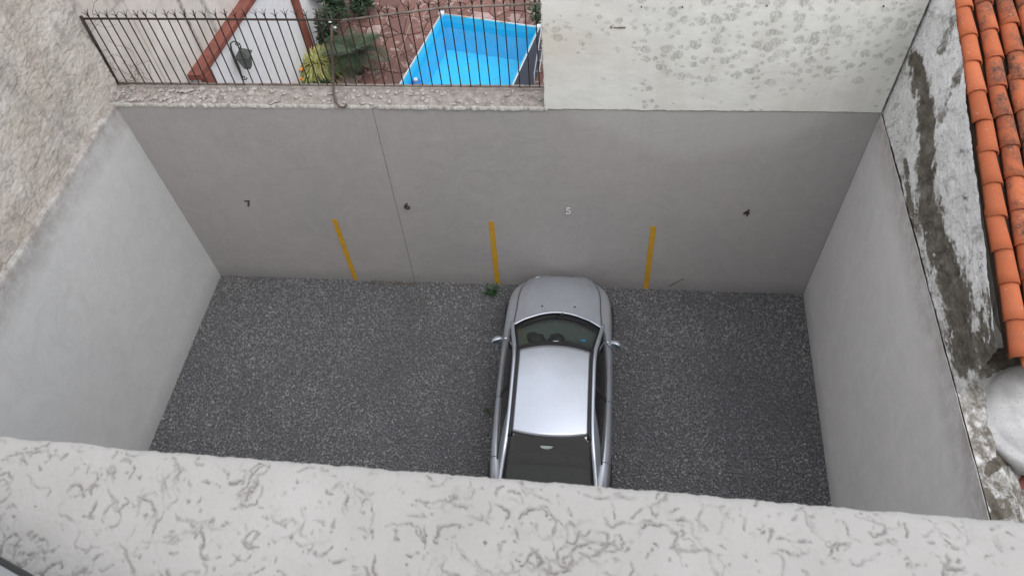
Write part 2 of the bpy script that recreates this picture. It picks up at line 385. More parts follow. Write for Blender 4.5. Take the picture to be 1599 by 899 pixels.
def mat_tile():
    m = MT('terracotta', 0.85, 0, 0.25)
    o = m.n('ShaderNodeObjectInfo'); rv = o.outputs['Random']
    k = m.mix(rv, (0.36, 0.096, 0.038), (0.52, 0.150, 0.066))
    g = m.n('ShaderNodeNewGeometry').outputs['Position']
    k = m.mix(m.math('MULTIPLY', m.ramp(m.noise(6, 6, 0.7, src=g), [(0.4, 0), (0.7, 1)]), 0.35), k, (0.36, 0.13, 0.075))
    # soot-black algae, by patch
    a = m.ramp(m.noise(2.6, 6, 0.7, src=g, dist=0.5), [(0.43, 0), (0.58, 1)])
    a2 = m.ramp(m.noise(24, 5, 0.75, src=g), [(0.35, 0.2), (0.6, 1)])
    px = m.sep(g)[0]; side = m.math('MULTIPLY', m.math('SUBTRACT', px, 3.83), 12.0, True)
    k = m.mix(m.math('MULTIPLY', m.math('MULTIPLY', a, a2), m.math('ADD', m.math('MULTIPLY', side, 0.85), 0.12)), k, (0.055, 0.045, 0.04))
    li = m.ramp(m.noise(11, 7, .75, src=g, dist=.6), [(.60, 0), (.68, 1)])
    k = m.mix(m.math('MULTIPLY', li, .45), k, (.30, .20, .13))
    sp = m.ramp(m.noise(45, 3, 0.6, src=g), [(0.66, 0), (0.72, 1)])
    k = m.mix(m.math('MULTIPLY', sp, 0.6), k, (0.62, 0.48, 0.38))
    m.col(k); m.bump(m.noise(30, 7, 0.7), 0.35, 0.006); return m.m
M_TILE = mat_tile()
def mat_flag(name, c1, c2):
    m = MT(name, 0.7, 0, 0.4); k = m.randc(c1, c2)
    k = m.mix(m.ramp(m.noise(5, 7, 0.7), [(0.35, 0.0), (0.7, 0.6)]), k, (0.10, 0.055, 0.047))
    pk = m.ramp(m.noise(3.0, 6, 0.65, dist=1.2), [(0.565, 0), (0.60, 1)])
    k = m.mix(m.math('MULTIPLY', pk, 0.55), k, (0.42, 0.32, 0.30))
    m.col(k); m.bump(m.noise(20, 6, 0.7), 0.4, 0.006); return m.m
M_FLAG = mat_flag('red_slate', (0.15, 0.075, 0.062), (0.23, 0.115, 0.092))
M_FLAGP = mat_flag('pink_slate', (0.42, 0.30, 0.28), (0.35, 0.22, 0.19))
def leafmat(name, c1, c2, rough=0.5):
    m = MT(name, rough, 0, 0.4); g = m.n('ShaderNodeNewGeometry')
    k = m.mix(m.ramp(m.noise(14, 4), [(0.35, 0), (0.65, 1)]), c1, c2); m.col(k); return m.m
M_GREEN = leafmat('dark_green_leaf', (0.022, 0.040, 0.022), (0.065, 0.095, 0.05))
M_DEEP = leafmat('deep_green_leaf', (0.016, 0.034, 0.018), (0.045, 0.075, 0.035))
M_YG = leafmat('yellow_green_leaf', (0.20, 0.22, 0.06), (0.48, 0.47, 0.18))
M_WEED = leafmat('weed_leaf', (0.02, 0.045, 0.022), (0.05, 0.085, 0.04))
M_STEM = flat('brown_stem', (0.07, 0.05, 0.035), 0.9)
M_ORANGE = flat('orange_petal', (0.75, 0.28, 0.05), 0.6)
M_DRY = flat('dry_leaf', (0.16, 0.11, 0.07), 0.85, var=0.4, sc=30)

# ------------------------------------------------------------------ ground
def sheet(name, lo, hi, z, mat, nx=2, ny=2, kind='structure'):
    P = np.zeros((ny, nx, 3)); X = np.linspace(lo[0], hi[0], nx); Y = np.linspace(lo[1], hi[1], ny)
    P[..., 0] = X[None]; P[..., 1] = Y[:, None]; P[..., 2] = z
    return tag(grid_mesh(name, P, mat, smooth=False), kind=kind)
sheet('ground', (-300, -300), (300, 300), -0.05, M_EARTH)
YB = 7.81                                    # face of the back wall
def xl(y): return -6.67 - 0.027 * (YB - y)   # faces of the two side walls
def xr(y): return 3.64 - 0.028 * (YB - y)
sheet('yard_ground', (-7.0, 0.2), (3.8, 7.9), -0.012, M_SOIL)

# loose gravel, tens of thousands of stones: one mesh
def gravel():
    N = 90000
    x = rng.random(N) * 10.6 - 6.9; y = 2.6 + rng.random(N) * 5.25
    N2 = 9000; x = np.r_[x, rng.random(N2) * 10.6 - 6.9]; y = np.r_[y, 0.4 + rng.random(N2) * 2.3]; N += N2
    k = (x > xl(y)) & (x < xr(y)); x, y = x[k], y[k]; N = len(x)
    base = np.array([[1, 0, 0], [0.1, 1, 0.1], [-1, 0.1, 0], [0, -1, 0.05], [0.15, 0.1, 0.85], [0, 0, -0.8]])
    tri = np.array([[0, 1, 4], [1, 2, 4], [2, 3, 4], [3, 0, 4], [1, 0, 5], [2, 1, 5], [3, 2, 5], [0, 3, 5]])
    s = 0.010 + 0.012 * rng.random(N) ** 2.2
    B = base[None] * (1 + 0.45 * (rng.random((N, 6, 3)) - 0.5)) + 0.22 * (rng.random((N, 6, 3)) - 0.5)
    B *= s[:, None, None] * np.stack([0.8 + rng.random(N) * 0.8, 0.8 + rng.random(N) * 0.3, 0.5 + 0.4 * rng.random(N)], 1)[:, None]
    a = rng.random(N) * 6.283; b = (rng.random(N) - 0.5) * 1.2
    ca, sa, cb, sb = np.cos(a), np.sin(a), np.cos(b), np.sin(b)
    X = B[..., 0] * cb[:, None] + B[..., 2] * sb[:, None]; Z = -B[..., 0] * sb[:, None] + B[..., 2] * cb[:, None]; Y = B[..., 1]
    V = np.stack([X * ca[:, None] - Y * sa[:, None] + x[:, None], X * sa[:, None] + Y * ca[:, None] + y[:, None],
                  Z + (rng.random(N) * 0.012)[:, None]], -1)
    F = (tri[None] + (np.arange(N) * 6)[:, None, None]).reshape(-1)
    me = bpy.data.meshes.new('gravel'); me.vertices.add(N * 6); me.vertices.foreach_set('co', V.astype(np.float32).ravel())
    me.loops.add(F.size); me.loops.foreach_set('vertex_index', F.astype(np.int32))
    me.polygons.add(F.size // 3); me.polygons.foreach_set('loop_start', np.arange(0, F.size, 3, dtype=np.int32))
    me.polygons.foreach_set('loop_total', np.full(F.size // 3, 3, dtype=np.int32))
    me.update(calc_edges=True)
    t = np.clip(rng.beta(1.7, 1.9, N), 0, 0.97); t[rng.random(N) < 0.0006] = 1.0
    A = me.attributes.new('tone', 'FLOAT', 'POINT'); A.data.foreach_set('value', np.repeat(t, 6).astype(np.float32))
    return tag(link('gravel', me, M_GRAVEL), 'loose dark grey gravel covering the yard floor around the silver car', 'gravel', kind='stuff')
gravel()

# ------------------------------------------------------------------ back wall
bw = empty('back_wall', (-1.5, YB, 0), 'long grey rendered back wall with bay numbers and yellow stripes behind the car', 'wall')
gx0 = -3.06
def quadslab(name, pts, depth, mat, parent):      # pts on the face (x,z), thickness towards +y
    bm = bmesh.new(); f = [bm.verts.new((p[0], p[2] if len(p) > 2 else YB, p[1])) for p in pts]
    b = [bm.verts.new((v.co.x, YB + depth, v.co.z)) for v in f]; n = len(f)
    bm.faces.new(f); bm.faces.new(b[::-1])
    for i in range(n): bm.faces.new((f[i], f[(i + 1) % n], b[(i + 1) % n], b[i]))
    return finish(bm, name, mat, parent)
TOPL, TOPR = 4.00, 3.985
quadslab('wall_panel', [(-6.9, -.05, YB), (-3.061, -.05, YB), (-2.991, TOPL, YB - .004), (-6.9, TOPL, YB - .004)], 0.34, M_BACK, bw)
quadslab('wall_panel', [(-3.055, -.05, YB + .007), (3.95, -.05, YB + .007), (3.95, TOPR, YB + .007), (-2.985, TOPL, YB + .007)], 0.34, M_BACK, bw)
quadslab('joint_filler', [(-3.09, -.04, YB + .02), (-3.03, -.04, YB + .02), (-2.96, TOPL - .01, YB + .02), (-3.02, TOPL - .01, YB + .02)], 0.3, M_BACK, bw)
# rough mortar coping on top
def coping():
    n, m = 60, 900
    X = np.linspace(-6.86, -0.6, m); Y = np.linspace(YB - 0.012, 8.215, n)
    Z = 4.025 + 0.02 * vnoise(n, m, 3, 50, 4, 0.6, 3) + 0.010 * vnoise(n, m, 20, 300, 2, 0.6, 4)
    P = np.zeros((n, m, 3)); P[..., 0] = X[None]; P[..., 1] = Y[:, None]
    P[..., 1] += (0.018 * vnoise(1, m, 1, 120, 3, 0.6, 5))[0][None] * (np.linspace(1, 0, n) ** 3)[:, None]
    P[..., 2] = Z
    a = P[:1].copy(); a[..., 2] = 3.97 + 0.008 * vnoise(1, m, 1, 200, 2, .6, 8); b = P[-1:].copy(); b[..., 2] = 3.6
    return grid_mesh('coping', np.concatenate([a, P, b]), M_COPING, bw)
coping()
# bay stripes
for x0, x1, zt in ((-4.135, -4.11, 1.645), (-1.575, -1.55, 1.68), (1.005, 0.99, 1.66)):
    off = -0.006 if x0 < gx0 else 0.003
    zz = -0.02; w = 0.043
    bm = bmesh.new()
    q = [(x0 - w, zz), (x0 + w, zz), (x1 + w, zt), (x1 - w, zt)]
    f = [bm.verts.new((a, YB + off - 0.001, c)) for a, c in q]; b = [bm.verts.new((a, YB + off + 0.004, c)) for a, c in q]
    bm.faces.new(f)
    for i in range(4): bm.faces.new((f[i], f[(i + 1) % 4], b[(i + 1) % 4], b[i]))
    finish(bm, 'bay_stripe', M_YELLOW, bw)
# bay numbers
def number(ch, x, z, mat, size=0.2):
    c = bpy.data.curves.new('number', 'FONT'); c.body = ch; c.size = size; c.extrude = 0.006; c.offset = 0.0015
    c.align_x = 'CENTER'; c.align_y = 'CENTER'
    t = bpy.data.objects.new('tmp', c); COL.objects.link(t)
    dg = bpy.context.evaluated_depsgraph_get(); me = bpy.data.meshes.new_from_object(t.evaluated_get(dg)); bpy.data.objects.remove(t)
    me.transform(Matrix.Translation((x, YB - 0.008, z)) @ Matrix.Rotation(R(90), 4, 'X')); me.materials.clear()
    o = link('number', me, mat, bw); return o
number('7', -5.44, 1.98, M_NUMD); number('6', -2.85, 2.0, M_NUMD); number('5', -0.33, 1.98, M_NUML, 0.2); number('4', 2.33, 2.03, M_NUMD)

# ------------------------------------------------------------------ side walls
def sidewall(name, fx, sgn, z0, z1, y0, thick, mat, label, cat='wall'):
    o = empty(name, (fx(4), 4, 0), label, cat)
    n = 60; Y = np.linspace(y0, YB + 0.0, n)
    rows = []
    for y in Y:
        x = fx(y); t = (y - y0) / (YB - y0); zt = z0 + (z1 - z0) * t + 0.004 * math.sin(y * 7) + 0.004 * math.sin(y * 17.3)
        j = 0.004 * math.sin(y * 11.7) + 0.003 * math.sin(y * 29)
        rows.append([(x, y, -.05), (x, y, zt - 0.5), (x, y, zt - .006 + j), (x + .004, y, zt - .002), (x + .008, y, zt - .004), (x + .016, y, zt - .12), (x + .016, y, -.05)] if sgn > 0 else [(x, y, -.05), (x, y, zt - 0.5), (x, y, zt - .03), (x + sgn * 0.006, y, zt - .006), (x + sgn * (.018 + j), y, zt), (x + sgn * thick, y, zt + .008), (x + sgn * thick, y, -.05)])
    A_ = np.zeros((n, 7)); A_[:, 3:6] = 1; A_[:, 2] = .8
    grid_mesh('wall_panel', np.array(rows), mat, o, smooth=False, attr=A_)
    return o
ZLN = onx((0, 440), -6.78).z
YLN = onx((0, 440), -6.78).y
def zlin(y, ya, za, yb, zb): return za + (zb - za) * (y - ya) / (yb - ya)
sidewall('left_wall', xl, -1, zlin(0.3, YLN, ZLN, YB, 4.0), 4.0, 0.3, 0.16, M_LEFT, 'smooth pale grey wall on the left side of the gravel yard')
zr27 = onx((1545, 808), xr(2.7)).z
sidewall('right_wall', xr, 1, zlin(0.3, 2.7, zr27, YB, 3.97), 3.97, 0.3, 0.028, M_RIGHT, 'smooth grey wall on the right side, below the mossy gable')

# rough neighbour wall on the left, above the smooth one
def rough_wall():
    o = empty('neighbour_wall', (-6.9, 5, 4), 'tall rough beige stucco wall rising above the smooth left wall', 'wall')
    n, m = 620, 460
    Y = np.linspace(1.5, 9.25, n); Z = np.linspace(3.55, 7.5, m)
    big = vnoise(n, m, 6, 5, 4, 0.6, 11); med = vnoise(n, m, 30, 22, 4, 0.6, 12)
    st = strokes(n, m, 3600, 13, 0.9, 21, ang=0.9, spread=0.9); st2 = strokes(n, m, 2400, 8, 0.9, 22)
    st = warp(st, 5, 60, 45, 81); hh = 0.030 * big + 0.010 * med + 0.005 * vnoise(n, m, 130, 100, 2, .6, 13) - 0.005 * np.maximum(st, st2)
    P = np.zeros((n, m, 3)); P[..., 1] = Y[:, None]; P[..., 2] = Z[None]
    P[..., 0] = (np.array([xl(min(y, YB)) for y in Y]) - 0.075)[:, None] + hh
    # lower edge breaks off where the render stops, towards the garden
    a = P[-1:].copy(); a[..., 0] -= 0.25
    P = np.concatenate([P, a]); T = np.concatenate([np.maximum(st, st2 * .8), np.zeros((1, m))])
    grid_mesh('rough_render', P, M_ROUGH, o, attr=T, flip=True)
    box('wall_core', (-8.6, -2, -.04), (-7.03, 9.2, 7.4), M_ROUGH, o)
    def plan(name, pts, z0, z1, mat, par):
        bm = bmesh.new(); a_ = [bm.verts.new((x, y, z0)) for x, y in pts]; b_ = [bm.verts.new((x, y, z1)) for x, y in pts]; bm.faces.new(a_); bm.faces.new(b_)
        for i in range(len(pts)): bm.faces.new((a_[i], a_[(i + 1) % len(pts)], b_[(i + 1) % len(pts)], b_[i]))
        finish(bm, name, mat, par)
    plan('garden_return', [(-6.9, 8.05), (-6.735, 8.23), (-6.605, 9.1), (-6.9, 9.1)], -.04, 4.875, M_FACADE, o)
    plan('garden_return_upper', [(-6.9, 7.9), (-6.75, 8.15), (-6.575, 9.1), (-6.9, 9.1)], 4.885, 7.4, M_ROUGH, o)
    box('garden_side', (-8.6, 9.0, -.04), (-6.60, 22, 4.88), M_FACADE, o)
    box('garden_side_upper', (-8.55, 9.02, 4.88), (-6.57, 22, 7.4), M_ROUGH, o)
rough_wall()

# white painted wall standing on the back wall at the right
def white_wall():
    o = empty('white_wall', (1.5, YB, 4), 'old cream white painted wall with flaking grey blotches on the back wall', 'wall')
    n, m = 330, 130
    X = np.linspace(-0.645, 3.635, n); Z = np.linspace(3.99, 5.75, m)
    P = np.zeros((n, m, 3)); P[..., 0] = X[:, None]; P[..., 2] = Z[None]
    P[..., 1] = YB - 0.004 - 0.008 * vnoise(n, m, 8, 4, 4, 0.6, 31)
    P[:, :2, 2] += (0.010 * vnoise(n, 1, 60, 1, 3, .6, 33))[:, :1]
    P[:2, :, 0] += (0.012 * vnoise(1, m, 1, 30, 3, .6, 34))[0][None]
    b0 = P[:1].copy(); b0[..., 1] = YB + .25; P = np.concatenate([b0, P])
    t = P[:, -1:].copy(); t[..., 1] = YB + .25; b = P[:, :1].copy(); b[..., 1] = YB + .02
    grid_mesh('painted_render', np.concatenate([b, P, t], 1), M_WHITEWALL, o)
    box('wall_core', (-0.62, YB + .03, 3.99), (3.6, YB + .245, 5.74), M_WHITEWALL, o); box('wall_core', (3.601, YB + .14, 3.99), (3.9, YB + .24, 5.73), M_STEM, o)
    # nails and a small rusty bracket along the old line
    for px, py in ((1002, 10), (1380, 9), (955, 42), (1198, 8), (1066, 10)):
        p = ony((px, py), YB); box('nail', (p.x - .006, YB - .025, p.z - .006), (p.x + .006, YB, p.z + .006), M_IRON, o)
    p = ony((968, 43), YB); box('bracket', (p.x - .07, YB - .012, p.z - .006), (p.x + .07, YB, p.z + .006), M_RAIL, o)
white_wall()

# ------------------------------------------------------------------ neighbour house at the right: gable wall, roof
nh = empty('neighbour_house', (5, 6, 0), 'house on the right with a mossy whitewashed gable and orange barrel tile roof', 'house')
V0 = onx((1497, 0), 3.70); V1 = onx((1580, 540), 3.68)          # verge line of the tiles
SL = (V0.z - V1.z) / (V0.y - V1.y)
def verge(y): return V1.z + SL * (y - V1.y)
M0 = onx((1434, 110), 3.68); M1 = onx((1500, 560), 3.62)        # centre line of the mossy flashing scar
def scar(y): return M1.z + (M0.z - M1.z) * (y - M1.y) / (M0.y - M1.y)
def gable():
    n, m = 480, 330
    Y = np.linspace(V1.y - .04, 8.0, n); U = np.linspace(0, 1, m)
    P = np.zeros((n, m, 3)); T = np.zeros((n, m))
    big = vnoise(n, m, 12, 4, 4, .6, 41); med = vnoise(n, m, 60, 22, 4, .6, 42); nz = vnoise(n, m, 30, 12, 5, .7, 43)
    for i, y in enumerate(Y):
        zb = zlin(y, 2.7, zr27, YB, 3.97) - 0.01; zt = verge(y) + .01; z = zb + (zt - zb) * U; P[i, :, 1] = y; P[i, :, 2] = z
        P[i, :, 0] = xr(min(y, YB)) + 0.026 + 0.014 * big[i] + 0.010 * med[i]
    u, v = px_of(P)
    bd = near_line(u, v, [(1428, 92, 12), (1444, 160, 14), (1449, 233, 14), (1447, 297, 15), (1452, 335, 22), (1464, 380, 22), (1490, 447, 24), (1499, 505, 22), (1507, 560, 26)])
    br_ = near_line(u, v, [(1509, 90, 6), (1492, 128, 8), (1478, 162, 8), (1464, 200, 7)])
    tr_ = near_line(u, v, [(1500, 0, 12), (1486, 40, 9), (1470, 78, 7)])
    dk = near_line(u, v, [(1414, 250, 4), (1422, 330, 8), (1438, 370, 6)])
    T = np.clip((1.55 - bd + .75 * nz + .3 * med) * .8, 0, 1)
    T = np.maximum(T, .5 * np.clip(1.3 - br_ + 1.2 * nz, 0, 1)); T = np.maximum(T, .5 * np.clip(1.5 - tr_ + nz, 0, 1)); T = np.maximum(T, .6 * np.clip(1.5 - dk + nz, 0, 1))
    T = np.maximum(T, .8 * np.clip((v - 440) / 75 + 1.6 * nz + .3 * big, 0, 1) * np.clip((u - (1458 + (v - 335) * .28)) / 14, 0, 1))
    T = np.maximum(T, .42 * np.clip((v - 100) / 200, 0, 1) * np.clip(.55 + 1.6 * nz, 0, 1) * (bd > 1) * (u < 1440 + (v - 300) * .2))
    P[..., 0] += .014 * np.clip(1.2 - bd, 0, 1)
    grid_mesh('gable_wall', P, M_GABLE, nh, attr=T)
    # wall head, debris and terrace below the last tiles
    n, m = 300, 160
    Y = np.linspace(0.6, 4.6, n); U = np.linspace(0, 1, m); P = np.zeros((n, m, 3)); T = np.zeros((n, m))
    big = vnoise(n, m, 12, 5, 4, .6, 45); nz = vnoise(n, m, 24, 10, 5, .7, 46)
    for i, y in enumerate(Y):
        zb = zlin(y, 2.7, zr27, YB, 3.97) - .004; d = U * 1.35; P[i, :, 0] = xr(y) + .020 + d; P[i, :, 1] = y
        hi = np.clip((y - 3.55) / .5, 0, 1); drop = np.clip((d - .22 - .05 * big[i]) / .25, 0, 1) * .32 * (1 - hi)
        P[i, :, 2] = zb - drop + .035 * big[i] * np.clip(U * 8, 0, 1) + .02 * nz[i] * np.clip(U * 14, 0, 1)
        T[i] = np.clip(np.clip((y - 3.35) * 2.4, 0, 1) * 1.1 - .25 + 1.9 * nz[i] + np.clip((2.95 - y) * 2 * (d > .1), 0, .8) + .35 * (d > .35), 0, 1)
    u, v = px_of(P)
    T = np.clip((600 - v) / 40 + .9 * nz, 0, 1) * np.clip((u - 1496) / 12, 0, 1)
    T = np.maximum(T, np.clip(1.4 - near_line(u, v, [(1545, 735, 8), (1562, 715, 16), (1620, 700, 26)]) + .8 * nz, 0, 1))
    T = np.maximum(T, np.clip(1.4 - near_line(u, v, [(1540, 765, 6), (1556, 800, 14)]) + .8 * nz, 0, 1))
    T = np.maximum(T, .50 + .16 * nz)
    grid_mesh('terrace_edge', P, M_GABLE, nh, attr=T, flip=True)
gable()
def prism(name, xs, yr, zt, zb, mat, parent):
    bm = bmesh.new(); v = []
    for y in yr:
        for x in xs: v.append((bm.verts.new((x, y, zb(y))), bm.verts.new((x, y, zt(y)))))
    (a0, a1), (b0, b1), (d0, d1), (e0, e1) = v
    for f in ((a0, b0, b1, a1), (d0, d1, e1, e0), (a1, b1, e1, d1), (a0, d0, e0, b0), (a0, a1, d1, d0), (b0, e0, e1, b1)): bm.faces.new(f)
    return finish(bm, name, mat, parent)
prism('house_core', (3.76, 9), (4.3, 9.4), lambda y: verge(y) - .185, lambda y: 0, M_COPING, nh)
box('terrace', (3.75, -1.5, 0), (9, 4.28, 3.42), M_COPING, nh)
# plaster fillet in the corner with the white wall
# roof: barrel tiles, each its own part
pitch = 0.205; ang = math.atan(SL)
roof = box('roof', (0, 0, 0), (0.001, 0.001, 0.001), M_STEM, nh)
roof.data.clear_geometry()
bm = bmesh.new(); q = []
for (x, y) in ((3.705, V1.y), (9, V1.y), (9, 9.4), (3.705, 9.4)):
    q.append(((x, y, verge(y) - 0.10)))
vs = [bm.verts.new(p) for p in q]; vb = [bm.verts.new((p[0], p[1], p[2] - .08)) for p in q]
bm.faces.new(vs); bm.faces.new(vb[::-1])
for i in range(4): bm.faces.new((vs[i], vs[(i + 1) % 4], vb[(i + 1) % 4], vb[i]))
bmesh.ops.recalc_face_normals(bm, faces=bm.faces); bm.to_mesh(roof.data); bm.free()
def tile_mesh(cover=True):
    """origin at the lower lip; runs up along +y; barrel, wider at the lip when a cover"""
    L = 0.43; th = 0.014; bm = bmesh.new(); rings = []
    for k in range(5):
        t = k / 4; r = (0.094 - 0.016 * t) if cover else (0.082 + 0.012 * t)
        for rr in (r, r - th):
            row = []
            for a in range(11):
                an = math.pi * a / 10
                x = math.cos(an) * rr; z = math.sin(an) * rr * (0.92 if cover else -0.75)
                row.append(bm.verts.new((x, t * L, z)))
            rings.append(row)
    for k in range(4):
        o0, i0, o1, i1 = rings[2 * k], rings[2 * k + 1], rings[2 * k + 2], rings[2 * k + 3]
        for a in range(10):
            bm.faces.new((o0[a], o0[a + 1], o1[a + 1], o1[a])); bm.faces.new((i0[a + 1], i0[a], i1[a], i1[a + 1]))
        bm.faces.new((o0[0], o1[0], i1[0], i0[0])); bm.faces.new((o0[10], i0[10], i1[10], o1[10]))
    for e in (0, 8):
        for a in range(10): bm.faces.new((rings[e][a], rings[e + 1][a], rings[e + 1][a + 1], rings[e][a + 1]))
    bmesh.ops.recalc_face_normals(bm, faces=bm.faces)
    me = bpy.data.meshes.new('roof_tile'); bm.to_mesh(me); bm.free(); me.materials.append(M_TILE)
    for p in me.polygons: p.use_smooth = abs(p.normal.y) < .8
    return me
TC, TPN = tile_mesh(True), tile_mesh(False)
expo = 0.335
for c in range(7):
    for r in range(14):
        for cover in (True, False):
            o = bpy.data.objects.new('roof_tile', TC if cover else TPN); COL.objects.link(o); o.parent = roof
            x = 3.76 + c * pitch + (0 if cover else pitch / 2) + random.uniform(-.006, .006) + (0.008 * math.sin(r * 1.3 + c))
            d = r * expo * math.cos(ang) - (0 if cover else 0.06) + (0.03 * ((c * 37) % 5 - 2))
            y = V1.y - 0.02 + d + random.uniform(-.008, .008)
            z = verge(y) + (0.0 if cover else -0.015) - 0.05
            o.location = (x, y, z)
            o.rotation_euler = (ang - R(2.2) , random.uniform(-.05, .05), random.uniform(-.04, .04))
# bedding mortar and rubble below the last tile
def rubble(name, parent, pts, mat):
    for p, s in pts:
        bm = bmesh.new(); bmesh.ops.create_icosphere(bm, subdivisions=2, radius=1)
        for v in bm.verts:
            k = 1 + 0.35 * noise.noise(v.co * 1.7 + Vector(p) * 9); v.co = Vector((v.co.x * s[0] * k, v.co.y * s[1] * k, v.co.z * s[2] * k)) + Vector(p)
        finish(bm, name, mat, parent, True)
p = onx((1562, 492), 3.73); rubble('mortar_lump', nh, [((3.77, p.y, p.z - .02), (0.05, 0.20, 0.13))], M_CHIP)
# water tank
tk = empty('water_tank', (4.28, 3.58, 3.42), 'round white water tank with a lid on the terrace beside the right wall', 'water tank')
def mat_tank():
    m = MT('tank_paint', 0.6, 0, 0.4)
    k = m.mix(m.ramp(m.noise(6, 6), [(0.35, 0), (0.65, 1)]), (0.56, 0.56, 0.56), (0.74, 0.74, 0.74))
    sp = m.ramp(m.noise(42, 5, 0.7), [(0.60, 0), (0.66, 1)]); k = m.mix(m.math('MULTIPLY', sp, 0.7), k, (0.22, 0.20, 0.17))
    m.col(k); m.bump(m.noise(15), 0.2, 0.01); return m.m
M_TANK = mat_tank()
def lathe(name, prof, c, mat, parent, seg=48):
    bm = bmesh.new(); rings = []
    for r, z in prof: rings.append([bm.verts.new((c[0] + r * math.cos(k * 2 * math.pi / seg), c[1] + r * math.sin(k * 2 * math.pi / seg), c[2] + z)) for k in range(seg)])
    for i in range(len(rings) - 1):
        for k in range(seg): bm.faces.new((rings[i][k], rings[i][(k + 1) % seg], rings[i + 1][(k + 1) % seg], rings[i + 1][k]))
    bm.faces.new(rings[0][::-1]); bm.faces.new(rings[-1]); o = finish(bm, name, mat, parent)
    for q in o.data.polygons: q.use_smooth = True
    return o
tc = onz((1642, 640), 4.15); tx, ty = tc.x - .02, tc.y
lathe('tank_body', [(.50, 0), (.53, .1), (.53, .52), (.50, .56)], (tx, ty, 3.42), M_TANK, tk)
lathe('lid', [(.56, .50), (.60, .52), (.60, .60), (.575, .63), (.53, .635), (.50, .66), (.47, .72), (.2, .75), (.02, .755)], (tx, ty, 3.42), M_TANK, tk)
# clay pieces by the terrace edge
bk = empty('clay_pipe', (3.95, 2.85, 3.7), 'reddish clay pipe lying on the terrace edge under the water tank', 'pipe')
a = onz((1572, 775), 3.75); b = onz((1620, 735), 3.75)
tube('pipe', [a, b], 0.055, M_RED, bk, 14)
br = empty('clay_block', (3.8, 2.6, 3.6), 'pale terracotta block at the lower right end of the right wall', 'block')
a = onz((1583, 800), 3.72); box('block', (a.x - .10, a.y - .22, 3.56), (a.x + .25, a.y + .10, 3.72), flat('pale_clay', (0.42, 0.30, 0.23), 0.9, sc=9), br, 0.01)
# roots and dry twigs in the debris
tw = tag(link('dry_roots', bpy.data.meshes.new('dry_roots'), M_DRY), 'tangle of dry roots and debris below the last roof tile', 'roots', kind='stuff')
bm = bmesh.new()
for k in range(90):
    c = onz((random.uniform(1520, 1600), random.uniform(545, 610)), 3.86); pts = []
    a = random.uniform(0, 6.28); q = c.copy(); q.x = max(q.x, xr(q.y) + .09)
    for i in range(5):
        pts.append(q.copy()); a += random.uniform(-.8, .8); q = q + Vector((math.cos(a) * .05, math.sin(a) * .05, random.uniform(-.006, .012)))
    tube_bm(bm, pts, 0.0025, 3)
bm.to_mesh(tw.data); bm.free()

# ------------------------------------------------------------------ own building: window ledge and facade
own = empty('own_building', (0, 0, 0), 'building this view looks down from, with a rough pale stucco ledge along the bottom', 'building')
def ledge():
    n, m = 210, 1500      # across (y), along (x)
    hh = 0.9; A = onz((0, 680), H - hh); B = onz((1599, 812), H - hh)
    dv = (B - A); dv.z = 0; dv.normalize(); nv = Vector((dv.y, -dv.x, 0))    # towards the house
    S = np.linspace(-0.45, 1.85, m); T = np.linspace(0.0, 0.32, n)
    bx = A.x + dv.x * S; by = A.y + dv.y * S
    st = strokes(n, m, 900, 18, 0.9, 51, wob=.9); st1 = strokes(n, m, 1900, 3, 0.85, 52); st2 = strokes(n, m, 620, 34, 0.95, 57, ang=1.57, spread=1.2, wob=.5)
    soft = strokes(n, m, 110, 34, 2.6, 53, wob=0.6) * 0.5
    st = warp(st, 3.5, 26, 180, 83); st1 = warp(st1, 2, 60, 420, 85); st2 = warp(st2, 3.5, 24, 170, 87); soft = warp(soft, 4, 30, 220, 89); sk = np.maximum.reduce([st, st1, st2]) * np.clip(.75 + 1.3 * vnoise(n, m, 22, 150, 3, .7, 59), 0.08, 1); soft *= np.clip(.5 + 1.6 * vnoise(n, m, 12, 80, 3, .7, 60), 0, 1); relief = 0.0015 * vnoise(n, m, 7, 44, 4, 0.55, 54) + 0.0005 * vnoise(n, m, 70, 400, 2, .7, 55)
    Z = (H - hh) + relief - 0.0040 * sk - 0.0012 * soft
    P = np.zeros((n, m, 3))
    edge = 0.0032 * vnoise(1, m, 1, 60, 5, 0.75, 56)[0] + 0.0015 * vnoise(1, m, 1, 6, 2, 0.6, 58)[0]
    wv = np.exp(-T / 0.015)[:, None]
    P[..., 0] = bx[None] + nv.x * T[:, None] - nv.x * edge[None] * wv; P[..., 1] = by[None] + nv.y * T[:, None] - nv.y * edge[None] * wv
    P[..., 2] = Z - 0.006 * np.exp(-T / 0.006)[:, None]
    skirt = []
    for d, o in ((0.02, -.004), (0.06, -.002), (0.12, 0)):
        r = P[:1].copy(); r[..., 2] -= d; r[..., 1] += -0.0 + o; skirt.insert(0, r)
    low = skirt[0].copy(); low[..., 1] -= 0.42; skirt.insert(0, low)
    P = np.concatenate(skirt + [P]); T2 = np.concatenate([np.zeros((4, m)), np.maximum(sk, soft * .5)])
    grid_mesh('window_ledge', P, M_LEDGE, own, attr=T2)
ledge()
box('facade_wall', (-9, -0.6, -.04), (9, 0.22, H - 1.03), M_OWN, own)
box('facade_side', (-9, -0.6, H - 1.03), (-1.35, -0.12, H + .8), M_OWN, own)
box('facade_side', (1.35, -0.6, H - 1.03), (9, -0.12, H + .8), M_OWN, own)
box('lintel', (-1.35, -0.6, H + .6), (1.35, -0.12, H + .8), M_OWN, own)
